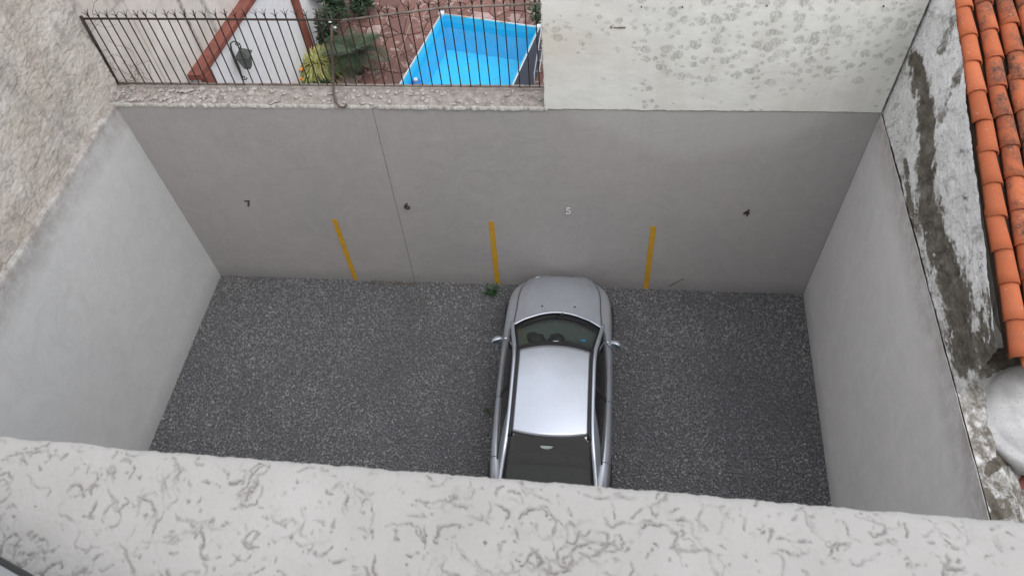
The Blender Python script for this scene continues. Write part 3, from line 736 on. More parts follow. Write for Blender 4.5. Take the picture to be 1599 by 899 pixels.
# opened aluminium window leaf; its lower rail just enters the lower left corner
M_ALU = flat('aluminium', (0.28, 0.29, 0.29), 0.4, 0.7, var=0.08, bump=0)
M_GASK = flat('black_gasket', (0.02, 0.02, 0.02), 0.6, bump=0)
wl = empty('window_leaf', (-1.0, 0.3, H - .9), 'grey aluminium window rail with black gasket at the lower left corner', 'window')
a = onz((-60, 836), H - .82); b = onz((75, 912), H - .82); d = (b - a).normalized(); a2 = a - d * .4; b2 = b + d * .35
pn = Vector((d.y, -d.x, 0)); pn = pn if pn.y < 0 else -pn
def bar(name, a, b, w0, w1, z0, z1, mat):
    bm = bmesh.new(); P_ = [a + pn * w0, b + pn * w0, b + pn * w1, a + pn * w1]
    lo = [bm.verts.new((p.x, p.y, z0)) for p in P_]; hi = [bm.verts.new((p.x, p.y, z1)) for p in P_]
    bm.faces.new(lo[::-1]); bm.faces.new(hi)
    for i in range(4): bm.faces.new((lo[i], lo[(i + 1) % 4], hi[(i + 1) % 4], hi[i]))
    finish(bm, name, mat, wl)
bar('gasket', a2, b2, 0.0, 0.006, H - .865, H - .822, M_GASK)
bar('lower_rail', a2, b2, 0.006, 0.045, H - .885, H - .82, M_ALU)

# ------------------------------------------------------------------ iron railing on the coping
fn = empty('iron_railing', (-3.7, 8.17, 4.03), 'rusty iron railing with spiked tops on the back wall in front of the garden', 'railing')
YF = 8.17
def railz(x): return 5.12 if x < -3.2 else (5.10 + (x + 3.2) * 0.135 if x < -1.9 else 5.275 + (x + 1.9) * 0.045)
bm = bmesh.new(); tube_bm(bm, [(0, 0, 0), (0, 0, 1.0)], 0.0085, 6); bmesh.ops.recalc_face_normals(bm, faces=bm.faces)
barme = bpy.data.meshes.new('bar'); bm.to_mesh(barme); bm.free(); barme.materials.append(M_IRON)
bm = bmesh.new()
for k in range(3):
    a = k * 2.1 + .5; dx, dy = math.cos(a), math.sin(a)
    tube_bm(bm, [(0, 0, -.01), (dx * .012, dy * .012, .04), (dx * .035, dy * .035, .075), (dx * .062, dy * .062, .092)], [.006, .005, .004, .0015], 4)
tube_bm(bm, [(0, 0, -.01), (0, 0, .05), (.004, 0, .12)], [.007, .006, .0015], 4)
spme = bpy.data.meshes.new('spike'); bm.to_mesh(spme); bm.free(); spme.materials.append(M_IRON)
x = -6.60; i = 0
while x < -0.62:
    o = bpy.data.objects.new('bar', barme); COL.objects.link(o); o.parent = fn
    zt = railz(x); b0 = 4.02
    o.location = Vector((x + random.uniform(-.006, .006), YF + random.uniform(-.004, .004), b0)) - fn.location
    o.scale = (1, 1, zt + .02 - b0); o.rotation_euler = (random.uniform(-.004, .004), random.uniform(-.012, .012), 0)
    s = bpy.data.objects.new('spike', spme); COL.objects.link(s); s.parent = o; s.location = (0, 0, 1); s.scale = (1, 1, 1 / o.scale.z); s.rotation_euler = (random.uniform(-.1, .1), random.uniform(-.1, .1), random.uniform(0, 6.28))
    x += 0.1335; i += 1
for pts in ([(-6.70, YF, 5.125), (-5, YF, 5.115), (-3.2, YF, 5.10)],):
    tube('rail', pts, 0.014, M_IRON, fn, 6)
tube('rail', [(-3.2, YF - .01, 5.10), (-1.9, YF - .01, railz(-1.9)), (-0.66, YF - .01, railz(-.66))], 0.015, M_RAIL, fn, 6)
tube('rail', [(-6.72, YF, 4.075), (-3.5, YF, 4.07), (-0.66, YF, 4.06)], 0.012, M_RAIL, fn, 6)
tube('end_bar', [(-6.70, YF, 5.16), (-6.745, YF, 4.02)], 0.022, M_IRON, fn, 6)
# low mortar kerb the bars are set in
P = np.zeros((4, 400, 3)); P[..., 0] = np.linspace(-6.84, -.62, 400)[None]
for k, (yy, zz) in enumerate(((8.13, 4.0), (8.135, 4.05), (8.215, 4.055), (8.22, 3.9))):
    P[k, :, 1] = yy + .006 * vnoise(1, 400, 1, 90, 2, .6, 60 + k)[0]; P[k, :, 2] = zz + .006 * vnoise(1, 400, 1, 70, 3, .6, 70 + k)[0]
grid_mesh('kerb', P, M_COPING, bw)
# dead tendrils at the left end of the railing
td = tag(link('dry_tendrils', bpy.data.meshes.new('dry_tendrils'), M_DRY), 'thin dry tendrils climbing the left end of the railing', 'dead vine', kind='stuff')
bm = bmesh.new()
for k in range(26):
    c = Vector((random.uniform(-6.8, -6.2), YF - .02, random.choice([4.06, 4.06, random.uniform(4.1, 5.1)]))); a = random.uniform(0, 3.14); pts = []
    for i in range(9):
        pts.append(c.copy()); a += random.uniform(-.7, .7); c = c + Vector((math.cos(a) * .06, random.uniform(-.015, .015), math.sin(a) * .05))
        c.z = max(c.z, 4.05)
    tube_bm(bm, pts, 0.003, 3)
bm.to_mesh(td.data); bm.free()
# brown cable hooked over the railing and coping
cb = []
for px, py, yy in ((519, 40, YF - .03), (518, 70, YF - .04), (520, 100, YF - .05), (521, 130, YF - .07)): cb.append(ony((px, py), yy))
for px, py in ((522, 148), (525, 160), (531, 167)): cb.append(onz((px, py), 4.07))
cb += [ony((538, 168), YB - .03), ony((542, 163), YB - .02)]
tag(tube('cable', cb, [0.018] * 6 + [.016, .013, .012], flat('brown_cable', (0.10, 0.075, 0.06), 0.7, sc=20), None, 8), 'thick brown cable hanging over the railing and down across the coping', 'cable')
# chips and flakes lying on the coping, one heap nobody could count
ch = tag(link('coping_rubble', bpy.data.meshes.new('coping_rubble'), M_CHIP), 'small mortar chips and dead leaves scattered on the back wall coping', 'rubble', kind='stuff')
bm = bmesh.new()
for k in range(230):
    x = random.uniform(-6.75, -.7) if k % 3 else random.uniform(-6.75, -4.6); y = random.uniform(YB + .01, 8.12); s = random.uniform(.008, .03) * (1.5 if k % 9 == 0 else 1)
    mtx = Matrix.Translation((x, y, 4.03 + s * .25)) @ Matrix.Rotation(random.uniform(0, 6), 4, 'Z') @ Matrix.Rotation(random.uniform(-.5, .5), 4, 'X') @ Matrix.Diagonal((s * 1.6, s, s * .45, 1))
    bmesh.ops.create_icosphere(bm, subdivisions=1, radius=1, matrix=mtx)
bm.to_mesh(ch.data); bm.free()

# ------------------------------------------------------------------ garden behind
gp = sheet('garden_paving', (-6.8, 8.3), (6, 24), -0.012, M_EARTH, kind='structure')
def clip(poly, a, b):       # keep points nearer to a than to b
    mx, my = (a[0] + b[0]) / 2, (a[1] + b[1]) / 2; nx, ny = b[0] - a[0], b[1] - a[1]; out = []
    for i in range(len(poly)):
        p, q = poly[i], poly[(i + 1) % len(poly)]
        dp = (p[0] - mx) * nx + (p[1] - my) * ny; dq = (q[0] - mx) * nx + (q[1] - my) * ny
        if dp <= 0: out.append(p)
        if dp * dq < 0:
            t = dp / (dp - dq); out.append((p[0] + (q[0] - p[0]) * t, p[1] + (q[1] - p[1]) * t))
    return out
seeds = []
while len(seeds) < 250:
    p = (random.uniform(-6.4, 0.6), random.uniform(10.6, 17.6))
    if all((p[0] - s[0]) ** 2 + (p[1] - s[1]) ** 2 > 0.33 ** 2 * (0.45 + (s[0] * 7.3 % 1)) for s in seeds): seeds.append(p)
    else: seeds.append(p) if random.random() < .01 else None
for p in seeds:
    poly = [(p[0] - .8, p[1] - .8), (p[0] + .8, p[1] - .8), (p[0] + .8, p[1] + .8), (p[0] - .8, p[1] + .8)]
    for s in seeds:
        if s is not p and (s[0] - p[0]) ** 2 + (s[1] - p[1]) ** 2 < 2.5: poly = clip(poly, p, s)
        if len(poly) < 3: break
    if len(poly) < 3: continue
    cx_ = sum(q[0] for q in poly) / len(poly); cy_ = sum(q[1] for q in poly) / len(poly)
    k = 0.93; P_ = []
    for q in poly:
        d = Vector((q[0] - cx_, q[1] - cy_)); l = d.length
        if l < 1e-4: continue
        P_.append((cx_ + d.x * max(0, l - .014) / l, cy_ + d.y * max(0, l - .014) / l))
    bm = bmesh.new(); h = random.uniform(.012, .028)
    try:
        t = [bm.verts.new((a, b, h)) for a, b in P_]; bt = [bm.verts.new((a, b, -.01)) for a, b in P_]
        bm.faces.new(t)
        for i in range(len(t)): bm.faces.new((t[i], bt[i], bt[(i + 1) % len(t)], t[(i + 1) % len(t)]))
    except Exception: pass
    o = finish(bm, 'flagstone', M_FLAGP if random.random() < .17 else M_FLAG, gp)

# white garden wall with red coping, pilasters and lantern
gw = empty('garden_wall', (-6.65, 12, 0), 'white garden wall with dark red coping and posts behind the railing', 'wall')
c0 = onx((305, 112), -6.5); c1 = onx((383, 0), -6.5)
def ctop(y): return c0.z + (c1.z - c0.z) * (y - c0.y) / (c1.y - c0.y)
def prism(name, xs, yr, zt, zb, mat, parent):
    bm = bmesh.new(); v = []
    for y in yr:
        for x in xs: v.append((bm.verts.new((x, y, zb(y))), bm.verts.new((x, y, zt(y)))))
    (a0, a1), (b0, b1), (d0, d1), (e0, e1) = v
    for f in ((a0, b0, b1, a1), (d0, d1, e1, e0), (a1, b1, e1, d1), (a0, d0, e0, b0), (a0, a1, d1, d0), (b0, e0, e1, b1)): bm.faces.new(f)
    return finish(bm, name, mat, parent)
XW = -6.42
prism('wall_panel', (-6.59, XW), (9.62, 21), lambda y: ctop(y) - .10, lambda y: -.04, M_GWHITE, gw)
prism('coping', (-6.595, XW + .05), (9.55, 21), ctop, lambda y: ctop(y) - .10, M_RED, gw)
for y in (9.75, 13.95, 17.5): prism('post', (XW - .02, XW + .07), (y - .14, y + .14), lambda q: ctop(q) - .10, lambda q: -.04, M_RED, gw)

ln = empty('wall_lantern', (XW, 11.3, 2.2), 'black iron lantern on a curled bracket fixed to the white garden wall', 'lantern')
LX = XW + 0.20; q = onx((383, 92), LX); LY, LZ = q.y, q.z
tube('bracket', [(XW + .012, LY - .02, LZ - .42), (XW + .015, LY, LZ - .2), (XW + .015, LY, LZ + .18), (XW + .05, LY, LZ + .32), (XW + .13, LY, LZ + .37), (LX, LY, LZ + .33), (LX + .02, LY, LZ + .25)], [.012, .018, .018, .014, .012, .012, .010], M_LANT, ln, 8)
pts = [(XW + .03 + math.cos(a) * (.055 - a * .006), LY, LZ - .42 - math.sin(a) * (.055 - a * .006)) for a in [k * .5 for k in range(15)]]
tube('scroll', pts, .011, M_LANT, ln, 6)
pts = [(LX - .03 + math.cos(a) * (.05 - a * .006), LY, LZ + .30 + math.sin(a) * (.05 - a * .006)) for a in [k * .5 for k in range(13)]]
tube('scroll', pts, .009, M_LANT, ln, 6)
def frustum(name, prof, c, mat, parent, seg=4, rot=0.785):
    bm = bmesh.new(); rr = [[bm.verts.new((c[0] + r * math.cos(rot + k * 2 * math.pi / seg), c[1] + r * math.sin(rot + k * 2 * math.pi / seg), c[2] + z)) for k in range(seg)] for r, z in prof]
    for i in range(len(rr) - 1):
        for k in range(seg): bm.faces.new((rr[i][k], rr[i][(k + 1) % seg], rr[i + 1][(k + 1) % seg], rr[i + 1][k]))
    bm.faces.new(rr[0][::-1]); bm.faces.new(rr[-1]); return finish(bm, name, mat, parent)
frustum('roof', [(.175, .07), (.18, .085), (.06, .19), (.02, .215), (.012, .25)], (LX, LY, LZ), M_LANT, ln)
M_LG = flat('smoky_glass', (0.10, 0.12, 0.11), 0.15, 0, var=.1, bump=0)
frustum('glass_body', [(.085, -.17), (.145, .07)], (LX, LY, LZ), M_LG, ln)
frustum('base', [(.03, -.20), (.08, -.185), (.08, -.16)], (LX, LY, LZ), M_LANT, ln)
for k in range(4):
    a = .785 + k * math.pi / 2; tube('glazing_bar', [(LX + .078 * math.cos(a), LY + .078 * math.sin(a), LZ - .16), (LX + .128 * math.cos(a), LY + .128 * math.sin(a), LZ + .07)], .008, M_LANT, ln, 4)

# ---- pool
ZR = 0.95
pc = [onz(p, ZR) for p in ((690, 22), (843, 43))]; ux = (pc[1] - pc[0]); PL = ux.length; ux.normalize(); uy = Vector((ux.y, -ux.x, 0))
if uy.y > 0: uy = -uy
LEN = 3.4; O = pc[0]
pl = empty('swimming_pool', tuple(O + ux * PL / 2 + uy * LEN / 2 - Vector((0, 0, ZR))), 'above ground pool with bright blue liner and water behind the railing', 'pool')
M_LINER = flat('blue_liner', (0.05, 0.50, 0.78), 0.55, var=0.06, sc=3, bump=0)
M_SKIRT = flat('slate_blue_skirt', (0.06, 0.085, 0.12), 0.6, var=0.15, sc=5)
M_WHITEP = flat('white_plastic', (0.55, 0.59, 0.62), 0.5, var=0.06, sc=12, bump=0)
def quad(name, pts, mat, parent, solid=0.0):
    bm = bmesh.new(); bm.faces.new([bm.verts.new(p) for p in pts]); o = finish(bm, name, mat, parent)
    if solid: s = o.modifiers.new('solid', 'SOLIDIFY'); s.thickness = solid; s.offset = 0
    return o
def at(u, v, z): p = O + ux * u + uy * v; return Vector((p.x, p.y, z))
def wallstrip(name, off, z0, z1, mat, th):
    c = [(off, off), (PL - off, off), (PL - off, LEN - off), (off, LEN - off)]
    bm = bmesh.new(); lo = [bm.verts.new(at(u, v, z0)) for u, v in c]; hi = [bm.verts.new(at(u, v, z1)) for u, v in c]
    for i in range(4): bm.faces.new((lo[i], lo[(i + 1) % 4], hi[(i + 1) % 4], hi[i]))
    o = finish(bm, name, mat, pl); s = o.modifiers.new('solid', 'SOLIDIFY'); s.thickness = th; s.offset = 0; return o
wallstrip('skirt', -0.01, -.03, ZR, M_SKIRT, .02)
lin = wallstrip('liner', 0.03, 0.0, ZR + .005, M_LINER, .02)
quad('liner_floor', [at(.03, .03, .04), at(PL - .03, .03, .04), at(PL - .03, LEN - .03, .04), at(.03, LEN - .03, .04)], M_LINER, pl, .02)
for a_, b_ in (((0, 0), (PL, 0)), ((PL, 0), (PL, LEN)), ((0, LEN), (PL, LEN)), ((0, 0), (0, LEN))):
    tube('rim', [at(*a_, ZR + .005), at(*b_, ZR + .005)], 0.015, M_WHITEP if a_ != (0, 0) or b_ != (0, LEN) else M_WHITEP, pl, 8)
for u, v in ((0, 0), (PL, 0)):
    c = at(u, v, ZR); box('corner_cap', (c.x - .06, c.y - .06, ZR - .04), (c.x + .06, c.y + .06, ZR + .045), M_WHITEP, pl, .02)
wm = MT('pool_water', 0.08, 0, 0.5); wm.b.inputs['Base Color'].default_value = (0.05, 0.5, 0.85, 1)
tr = wm.n('ShaderNodeBsdfTransparent'); tr.inputs[0].default_value = (0.72, 0.98, 1.0, 1)
gl = wm.n('ShaderNodeBsdfGlossy'); gl.inputs['Roughness'].default_value = 0.05
fr = wm.n('ShaderNodeLayerWeight'); mx = wm.n('ShaderNodeMixShader')
bmp = wm.n('ShaderNodeBump'); bmp.inputs['Strength'].default_value = .25; bmp.inputs['Distance'].default_value = .02
wm.l(wm.noise(5, 3), bmp.inputs['Height']); wm.l(bmp.outputs[0], gl.inputs['Normal']); wm.l(bmp.outputs[0], fr.inputs['Normal'])
wm.l(wm.math('ADD', wm.math('MULTIPLY', wm.math('POWER', fr.outputs['Facing'], 5.0), .95), .03), mx.inputs[0]); wm.l(tr.outputs[0], mx.inputs[1]); wm.l(gl.outputs[0], mx.inputs[2]); wm.l(mx.outputs[0], wm.out.inputs[0])
quad('pool_water', [at(.04, .04, .80), at(PL - .04, .04, .80), at(PL - .04, LEN - .04, .80), at(.04, LEN - .04, .80)], wm.m, pl)
fl = onz((650, 128), .80)
fd = empty('chlorine_float', (fl.x, fl.y, .8), 'small round blue float with white cap on the pool water', 'pool float')
lathe('float_ring', [(.05, -.05), (.09, -.03), (.105, 0), (.09, .03), (.05, .04)], fl, flat('float_blue', (0.01, 0.13, 0.42), .4, bump=0), fd, 20)
lathe('cap', [(.045, .03), (.045, .07), (.03, .085), (.005, .088)], fl, M_WHITEP, fd, 16)
db = tag(link('pool_debris', bpy.data.meshes.new('pool_debris'), M_DRY), 'tiny dead leaves and specks floating on the pool water', 'debris', kind='stuff')
bm = bmesh.new()
for k in range(230):
    u, v = random.uniform(.1, PL - .1), random.uniform(.1, LEN - .1)
    if k % 3 == 0: v = random.uniform(.1, 1.0)
    c = at(u, v, .806); s = random.uniform(.006, .018)
    bmesh.ops.create_circle(bm, cap_ends=True, segments=5, radius=s, matrix=Matrix.Translation(c) @ Matrix.Rotation(random.uniform(0, 6), 4, 'Z') @ Matrix.Diagonal((1.5, .55, 1, 1)))
bm.to_mesh(db.data); bm.free()
for k, (u, wh) in enumerate(((.55, 'nearest its left corner'), (1.4, 'nearest its right corner'), (.95, 'midway between the corners'))):
    c = at(u, .02, ZR + .03); rubble('dry_leaf', None, [((c.x, c.y, c.z), (.04, .02, .006))], M_ORANGE)
    o = bpy.data.objects[-1] if False else [q for q in COL.objects if q.name.startswith('dry_leaf')][-1]
    tag(o, 'orange dead leaf on the far rim of the blue pool, ' + wh, 'leaf', 'orange leaves on the pool rim')
M_ALU2 = flat('dull_white_tube', (.42, .44, .46), .5, bump=0)
# pool ladder at the right side
ld = empty('pool_ladder', tuple(at(PL + .05, 1.0, 0)), 'white tubular ladder standing against the right side of the pool', 'ladder')
c0_, c1_ = onz((835, 128), .35), onz((846, 45), 1.0)
for s in (0, .16):
    tube('ladder_rail', [c0_ + Vector((s * .6, 0, -.35)), c0_ + Vector((s * .6, .02, .2)), c1_ + Vector((s * .6, 0, 0)), c1_ + Vector((s * .6, .1, .1))], .013, M_ALU2, ld, 8)
for k in range(6):
    t = k / 5; p = c0_.lerp(c1_, t); tube('rung', [p, p + Vector((.1, 0, 0))], .009, M_ALU2, ld, 6)
# thin wire across the garden
wa = onz((654, 0), 1.6); wb = onz((604, 138), .25)
tag(tube('garden_wire', [wa, wa.lerp(wb, .5) - Vector((0, 0, .04)), wb], .007, flat('wire', (0.38, 0.28, 0.24), .7), None, 5), 'thin pale wire slanting over the red paving left of the pool', 'wire')

# ---- plants
def blade(bm, base, az, length, width, rise, droop, seg=6, fold=.3, twist=0):
    d = Vector((math.cos(az), math.sin(az), 0)); sd_ = Vector((-d.y, d.x, 0)); prev = None
    for i in range(seg + 1):
        t = i / seg; c = Vector(base) + d * (length * (math.cos(rise) * t + droop * .25 * t * t)) + Vector((0, 0, length * (math.sin(rise) * t - droop * t * t)))
        w = width * (math.sin(math.pi * min(1, t * .82 + .18)) ** .8) * .5 + .0008
        row = [bm.verts.new(c - sd_ * w), bm.verts.new(c - Vector((0, 0, w * fold))), bm.verts.new(c + sd_ * w)]
        if prev:
            for k in (0, 1): bm.faces.new((prev[k], prev[k + 1], row[k + 1], row[k]))
        prev = row
def plant_mesh(name, parent, mat, fn):
    bm = bmesh.new(); fn(bm); me = bpy.data.meshes.new(name); bm.to_mesh(me); bm.free()
    for p_ in me.polygons: p_.use_smooth = True
    return link(name, me, mat, parent)
# yellow-green clump of strap leaves
yc = onz((494, 100), .25)
yp = empty('striped_grass_clump', (yc.x, yc.y, 0), 'round clump of narrow yellow green leaves beside the white garden wall', 'plant')
def f(bm):
    for k in range(800):
        a = random.uniform(0, 6.28); r = random.uniform(0, .34); b = (yc.x + r * math.cos(a), yc.y + r * math.sin(a), random.uniform(0, .25))
        blade(bm, b, a + random.uniform(-.5, .5), random.uniform(.4, .68), .026, random.uniform(.6, 1.4), random.uniform(.5, 1.0), 6)
plant_mesh('leaves', yp, M_YG, f)
def leafy(cx_, cy_, z, n, sx, sy, sz, s):
    def g(bm):
        cl = [(random.gauss(0, .45), random.gauss(0, .45), random.uniform(0, 1)) for _ in range(22)]
        for k in range(n):
            c = random.choice(cl); q_ = (cx_ + sx * (c[0] + random.gauss(0, .16)), cy_ + sy * (c[1] + random.gauss(0, .16)), z + sz * max(.02, c[2] + random.gauss(0, .12)))
            blade(bm, q_, random.uniform(0, 6.28), random.uniform(.6, 1.3) * s, s * random.uniform(.35, .5), random.uniform(-.2, 1.0), random.uniform(0, .5), 3, .25)
    return g
sc_ = onz((490, 60), .5)
for (px, py, z0, n, sx, sy, sz, s, mt, lb) in (
    (512, 50, .3, 1000, .24, .34, .7, .09, M_GREEN, 'dark leafy shrub with small white flowers behind the yellow green clump'),
    (515, 2, .4, 1500, .34, .34, .8, .11, M_DEEP, 'dark green shrub at the top edge beside the second red post'),
    (562, 10, .1, 900, .34, .40, .4, .10, M_DEEP, 'low dark foliage at the top edge, left of the red paving'),
    (500, 134, .03, 700, .30, .12, .16, .06, M_GREEN, 'low green ground plant in front of the yellow green clump'),
    (838, 28, .1, 260, .12, .3, .5, .09, M_WEED, 'green plant beyond the far right corner of the pool')):
    c = onz((px, py), z0 + sz * .4); e = empty('shrub', (c.x, c.y, 0), lb, 'shrub')
    plant_mesh('foliage', e, mt, leafy(c.x, c.y, z0, n, sx, sy, sz, s))
    tube('stem', [(c.x, c.y, -.02), (c.x + .03, c.y + .02, z0 + sz * .6)], [.03, .012], M_STEM, e, 6)
# cycad with feather fronds
cc = onz((556, 88), .45); cy = empty('cycad', (cc.x, cc.y, 0), 'dark green cycad with stiff arching feather fronds left of the pool', 'palm')
tube('trunk', [(cc.x, cc.y, -.02), (cc.x, cc.y, .25), (cc.x, cc.y, .5)], [.11, .10, .07], M_STEM, cy, 10)
fm = []
for v in range(3):
    bm = bmesh.new(); L = 1.0 - v * .12; seg = 30; drp = .45 + .15 * v; rs = .75 - .2 * v
    pts = []
    for i in range(seg + 1):
        t = i / seg; pts.append(Vector((L * (math.cos(rs) * t + .1 * t * t), 0, L * (math.sin(rs) * t - drp * t * t))))
    tube_bm(bm, pts[::5], [.009, .008, .007, .006, .005, .004, .002], 4)
    for i in range(3, seg):
        for s in (-1, 1):
            t = i / seg; w = .25 * math.sin(math.pi * min(1, t * .85 + .1)) + .02; p0 = pts[i]; tip = p0 + Vector((w * .55, s * w, .03 - w * .1))
            sdv = Vector((.009, -s * .004, 0)); m_ = p0.lerp(tip, .5)
            v_ = [bm.verts.new(p0 - sdv * .6), bm.verts.new(m_ - sdv), bm.verts.new(tip), bm.verts.new(m_ + sdv), bm.verts.new(p0 + sdv * .6)]; bm.faces.new(v_)
    me = bpy.data.meshes.new('frond'); bm.to_mesh(me); bm.free(); me.materials.append(M_GREEN); fm.append(me)
for k in range(24):
    o = bpy.data.objects.new('frond', fm[k % 3]); COL.objects.link(o); o.parent = cy; o.location = (0, 0, .55)
    o.rotation_euler = (random.uniform(-.2, .2), random.uniform(-.35, .15), k * 2.39996 + random.uniform(-.2, .2)); s = random.uniform(.7, 1.0); o.scale = (s, s, s)
# sword-leaved plant with orange flowers near the wall
ac = onz((458, 120), .2); ag = empty('sword_plant', (ac.x, ac.y, 0), 'sword leaved plant with orange flowers in the corner by the white wall', 'plant')
for k in range(16):
    a = random.uniform(0, 6.28); r = random.uniform(0, .18)
    plant_mesh('leaf', ag, M_GREEN, lambda bm: blade(bm, (ac.x + r * math.cos(a), ac.y + r * math.sin(a), 0), a, random.uniform(.4, .6), .05, random.uniform(1.1, 1.5), .1, 6))
for px, py in ((472, 109), (471, 124), (458, 131)):
    c = onz((px, py), .42); tube('flower_stalk', [(c.x, c.y, 0), c], .006, M_STEM, ag, 4)
    def g(bm, c=c):
        for k in range(9): blade(bm, c, k * .7, .06, .035, random.uniform(.2, 1.2), .2, 3)
    plant_mesh('flower', ag, M_ORANGE, g)
wc = onz((518, 36), .95); wf = [q for q in COL.objects if q.name == 'shrub'][0]
for px, py in ((516, 36), (524, 44), (519, 47)):
    c = onz((px, py), 1.0)
    plant_mesh('flower', wf, M_WHITEP, lambda bm: [blade(bm, c, k * 1.05, .05, .03, random.uniform(.2, 1), .1, 3) for k in range(7)])
# weeds in the gravel
def weed(px, py, n, L, mat, label):
    c = onz((px, py), .05); e = empty('weed', (c.x, c.y, 0), label, 'weed')
    def g(bm):
        for k in range(n):
            a = random.uniform(0, 6.28); r = random.uniform(0, L * .55)
            blade(bm, (c.x + r * math.cos(a), c.y + r * math.sin(a), random.uniform(0, L * .5)), a, random.uniform(.35, .8) * L, L * .28, random.uniform(.1, 1.1), .3, 4, .3)
    plant_mesh('leaves', e, mat, g)
lf = tag(link('fallen_leaves', bpy.data.meshes.new('fallen_leaves'), M_DRY), 'small dry leaves and bits scattered over the gravel near the walls', 'leaf litter', kind='stuff')
bm = bmesh.new()
for k in range(170):
    if k % 3 == 0: x, y = random.uniform(-6.6, 3.5), YB - abs(random.gauss(0, .12)) - .02
    elif k % 3 == 1: y = random.uniform(3.5, 7.7); x = (xl(y) + abs(random.gauss(0, .1)) + .03) if random.random() < .5 else (xr(y) - abs(random.gauss(0, .1)) - .03)
    else: x, y = random.uniform(-6.5, 3.4), random.uniform(3.5, 7.7)
    bmesh.ops.create_circle(bm, cap_ends=True, segments=6, radius=random.uniform(.008, .022), matrix=Matrix.Translation((x, y, .034)) @ Matrix.Rotation(random.uniform(0, 6), 4, 'Z') @ Matrix.Rotation(random.uniform(-.5, .5), 4, 'X') @ Matrix.Diagonal((1.7, .5, 1, 1)))
bm.to_mesh(lf.data); bm.free()
weed(768, 453, 42, .16, M_WEED, 'small green weed growing at the foot of the middle yellow stripe')
weed(764, 640, 26, .10, leafmat('dusty_weed', (0.05, .06, .04), (.09, .10, .065)), 'faint dusty weed in the gravel left of the car door')
tag(tube('twig', [onz((575, 441), .025), onz((600, 441.5), .03), onz((640, 443), .03), onz((655, 444), .02)], .008, M_DRY, None, 5), 'thin dark stick lying along the foot of the back wall', 'stick')
tag(tube('dry_twig', [ony((1046, 447), YB - .01), ony((1056, 441), YB - .012), ony((1069, 435), YB - .01)], .007, M_DRY, None, 5), 'short dry twig stuck on the back wall right of the last stripe', 'twig')

# ------------------------------------------------------------------ the car
CX = -0.44
car = empty('parked_car', (CX, 5.5, 0), 'silver four door car parked nose to the back wall in bay 5', 'car')
def mat_paint():
    m = MT('silver_paint', 0.33, 0.75, 0.5)
    m.b.inputs['Coat Weight'].default_value = 0.6; m.b.inputs['Coat Roughness'].default_value = 0.06
    k = m.mix(m.noise(900, 2, .5), (0.54, 0.58, 0.66), (0.63, 0.67, 0.75))
    k = m.mix(m.math('MULTIPLY', m.ramp(m.noise(3.0, 8, .7), [(.4, 0), (.75, 1)]), .3), k, (0.46, 0.45, 0.43))
    k = m.mix(m.math('MULTIPLY', m.ramp(m.noise(38, 3, .6), [(.68, 0), (.74, 1)]), .5), k, (0.25, 0.23, 0.20))
    m.col(k); m.l(m.ramp(m.noise(5, 6), [(.3, .30), (.7, .42)]), m.b.inputs['Roughness']); return m.m
M_PAINT = mat_paint()
M_BLACK = flat('black_trim', (0.022, 0.022, 0.024), 0.45, 0, bump=0)
M_RUBBER = flat('tyre_rubber', (0.03, 0.03, 0.03), 0.85)
M_LENS = flat('headlight_lens', (0.35, 0.37, 0.39), .1, .3, bump=0)
M_CLOTH = flat('seat_cloth', (0.075, 0.078, 0.080), 0.95, sc=40)
M_DASH = flat('dashboard_plastic', (0.15, 0.16, 0.155), 0.7)
def glassmat(name, tint, op):
    g = MT(name, 0.03, 0, .5); t = g.n('ShaderNodeBsdfTransparent'); t.inputs[0].default_value = (*tint, 1)
    s = g.n('ShaderNodeBsdfGlossy'); s.inputs['Roughness'].default_value = .03; f = g.n('ShaderNodeLayerWeight')
    x_ = g.n('ShaderNodeMixShader'); g.l(g.math('ADD', g.math('MULTIPLY', g.math('POWER', f.outputs['Facing'], 4.0), .9), op), x_.inputs[0]); g.l(t.outputs[0], x_.inputs[1]); g.l(s.outputs[0], x_.inputs[2]); g.l(x_.outputs[0], g.out.inputs[0]); return g.m
M_GLASS = glassmat('windscreen_glass', (.52, .60, .57), .07); M_TINT = glassmat('tinted_glass', (.34, .35, .35), .17)
def interp(tab, y, k): # tab sorted by y ascending
    ys = [t[0] for t in tab]; return float(np.interp(y, ys, [t[k] for t in tab]))
def cr(tab, y, k):     # smooth (Catmull-Rom) interpolation
    n = len(tab); y = min(max(y, tab[0][0]), tab[-1][0]); i = max(0, min(n - 2, next((j for j in range(n - 1) if y <= tab[j + 1][0]), n - 2)))
    p0, p1, p2, p3 = (tab[max(0, i - 1)], tab[i], tab[i + 1], tab[min(n - 1, i + 2)]); h = p2[0] - p1[0]; t = (y - p1[0]) / h
    m1 = (p2[k] - p0[k]) / max(1e-6, p2[0] - p0[0]) * h; m2 = (p3[k] - p1[k]) / max(1e-6, p3[0] - p1[0]) * h
    return (2 * t ** 3 - 3 * t ** 2 + 1) * p1[k] + (t ** 3 - 2 * t ** 2 + t) * m1 + (-2 * t ** 3 + 3 * t ** 2) * p2[k] + (t ** 3 - t ** 2) * m2
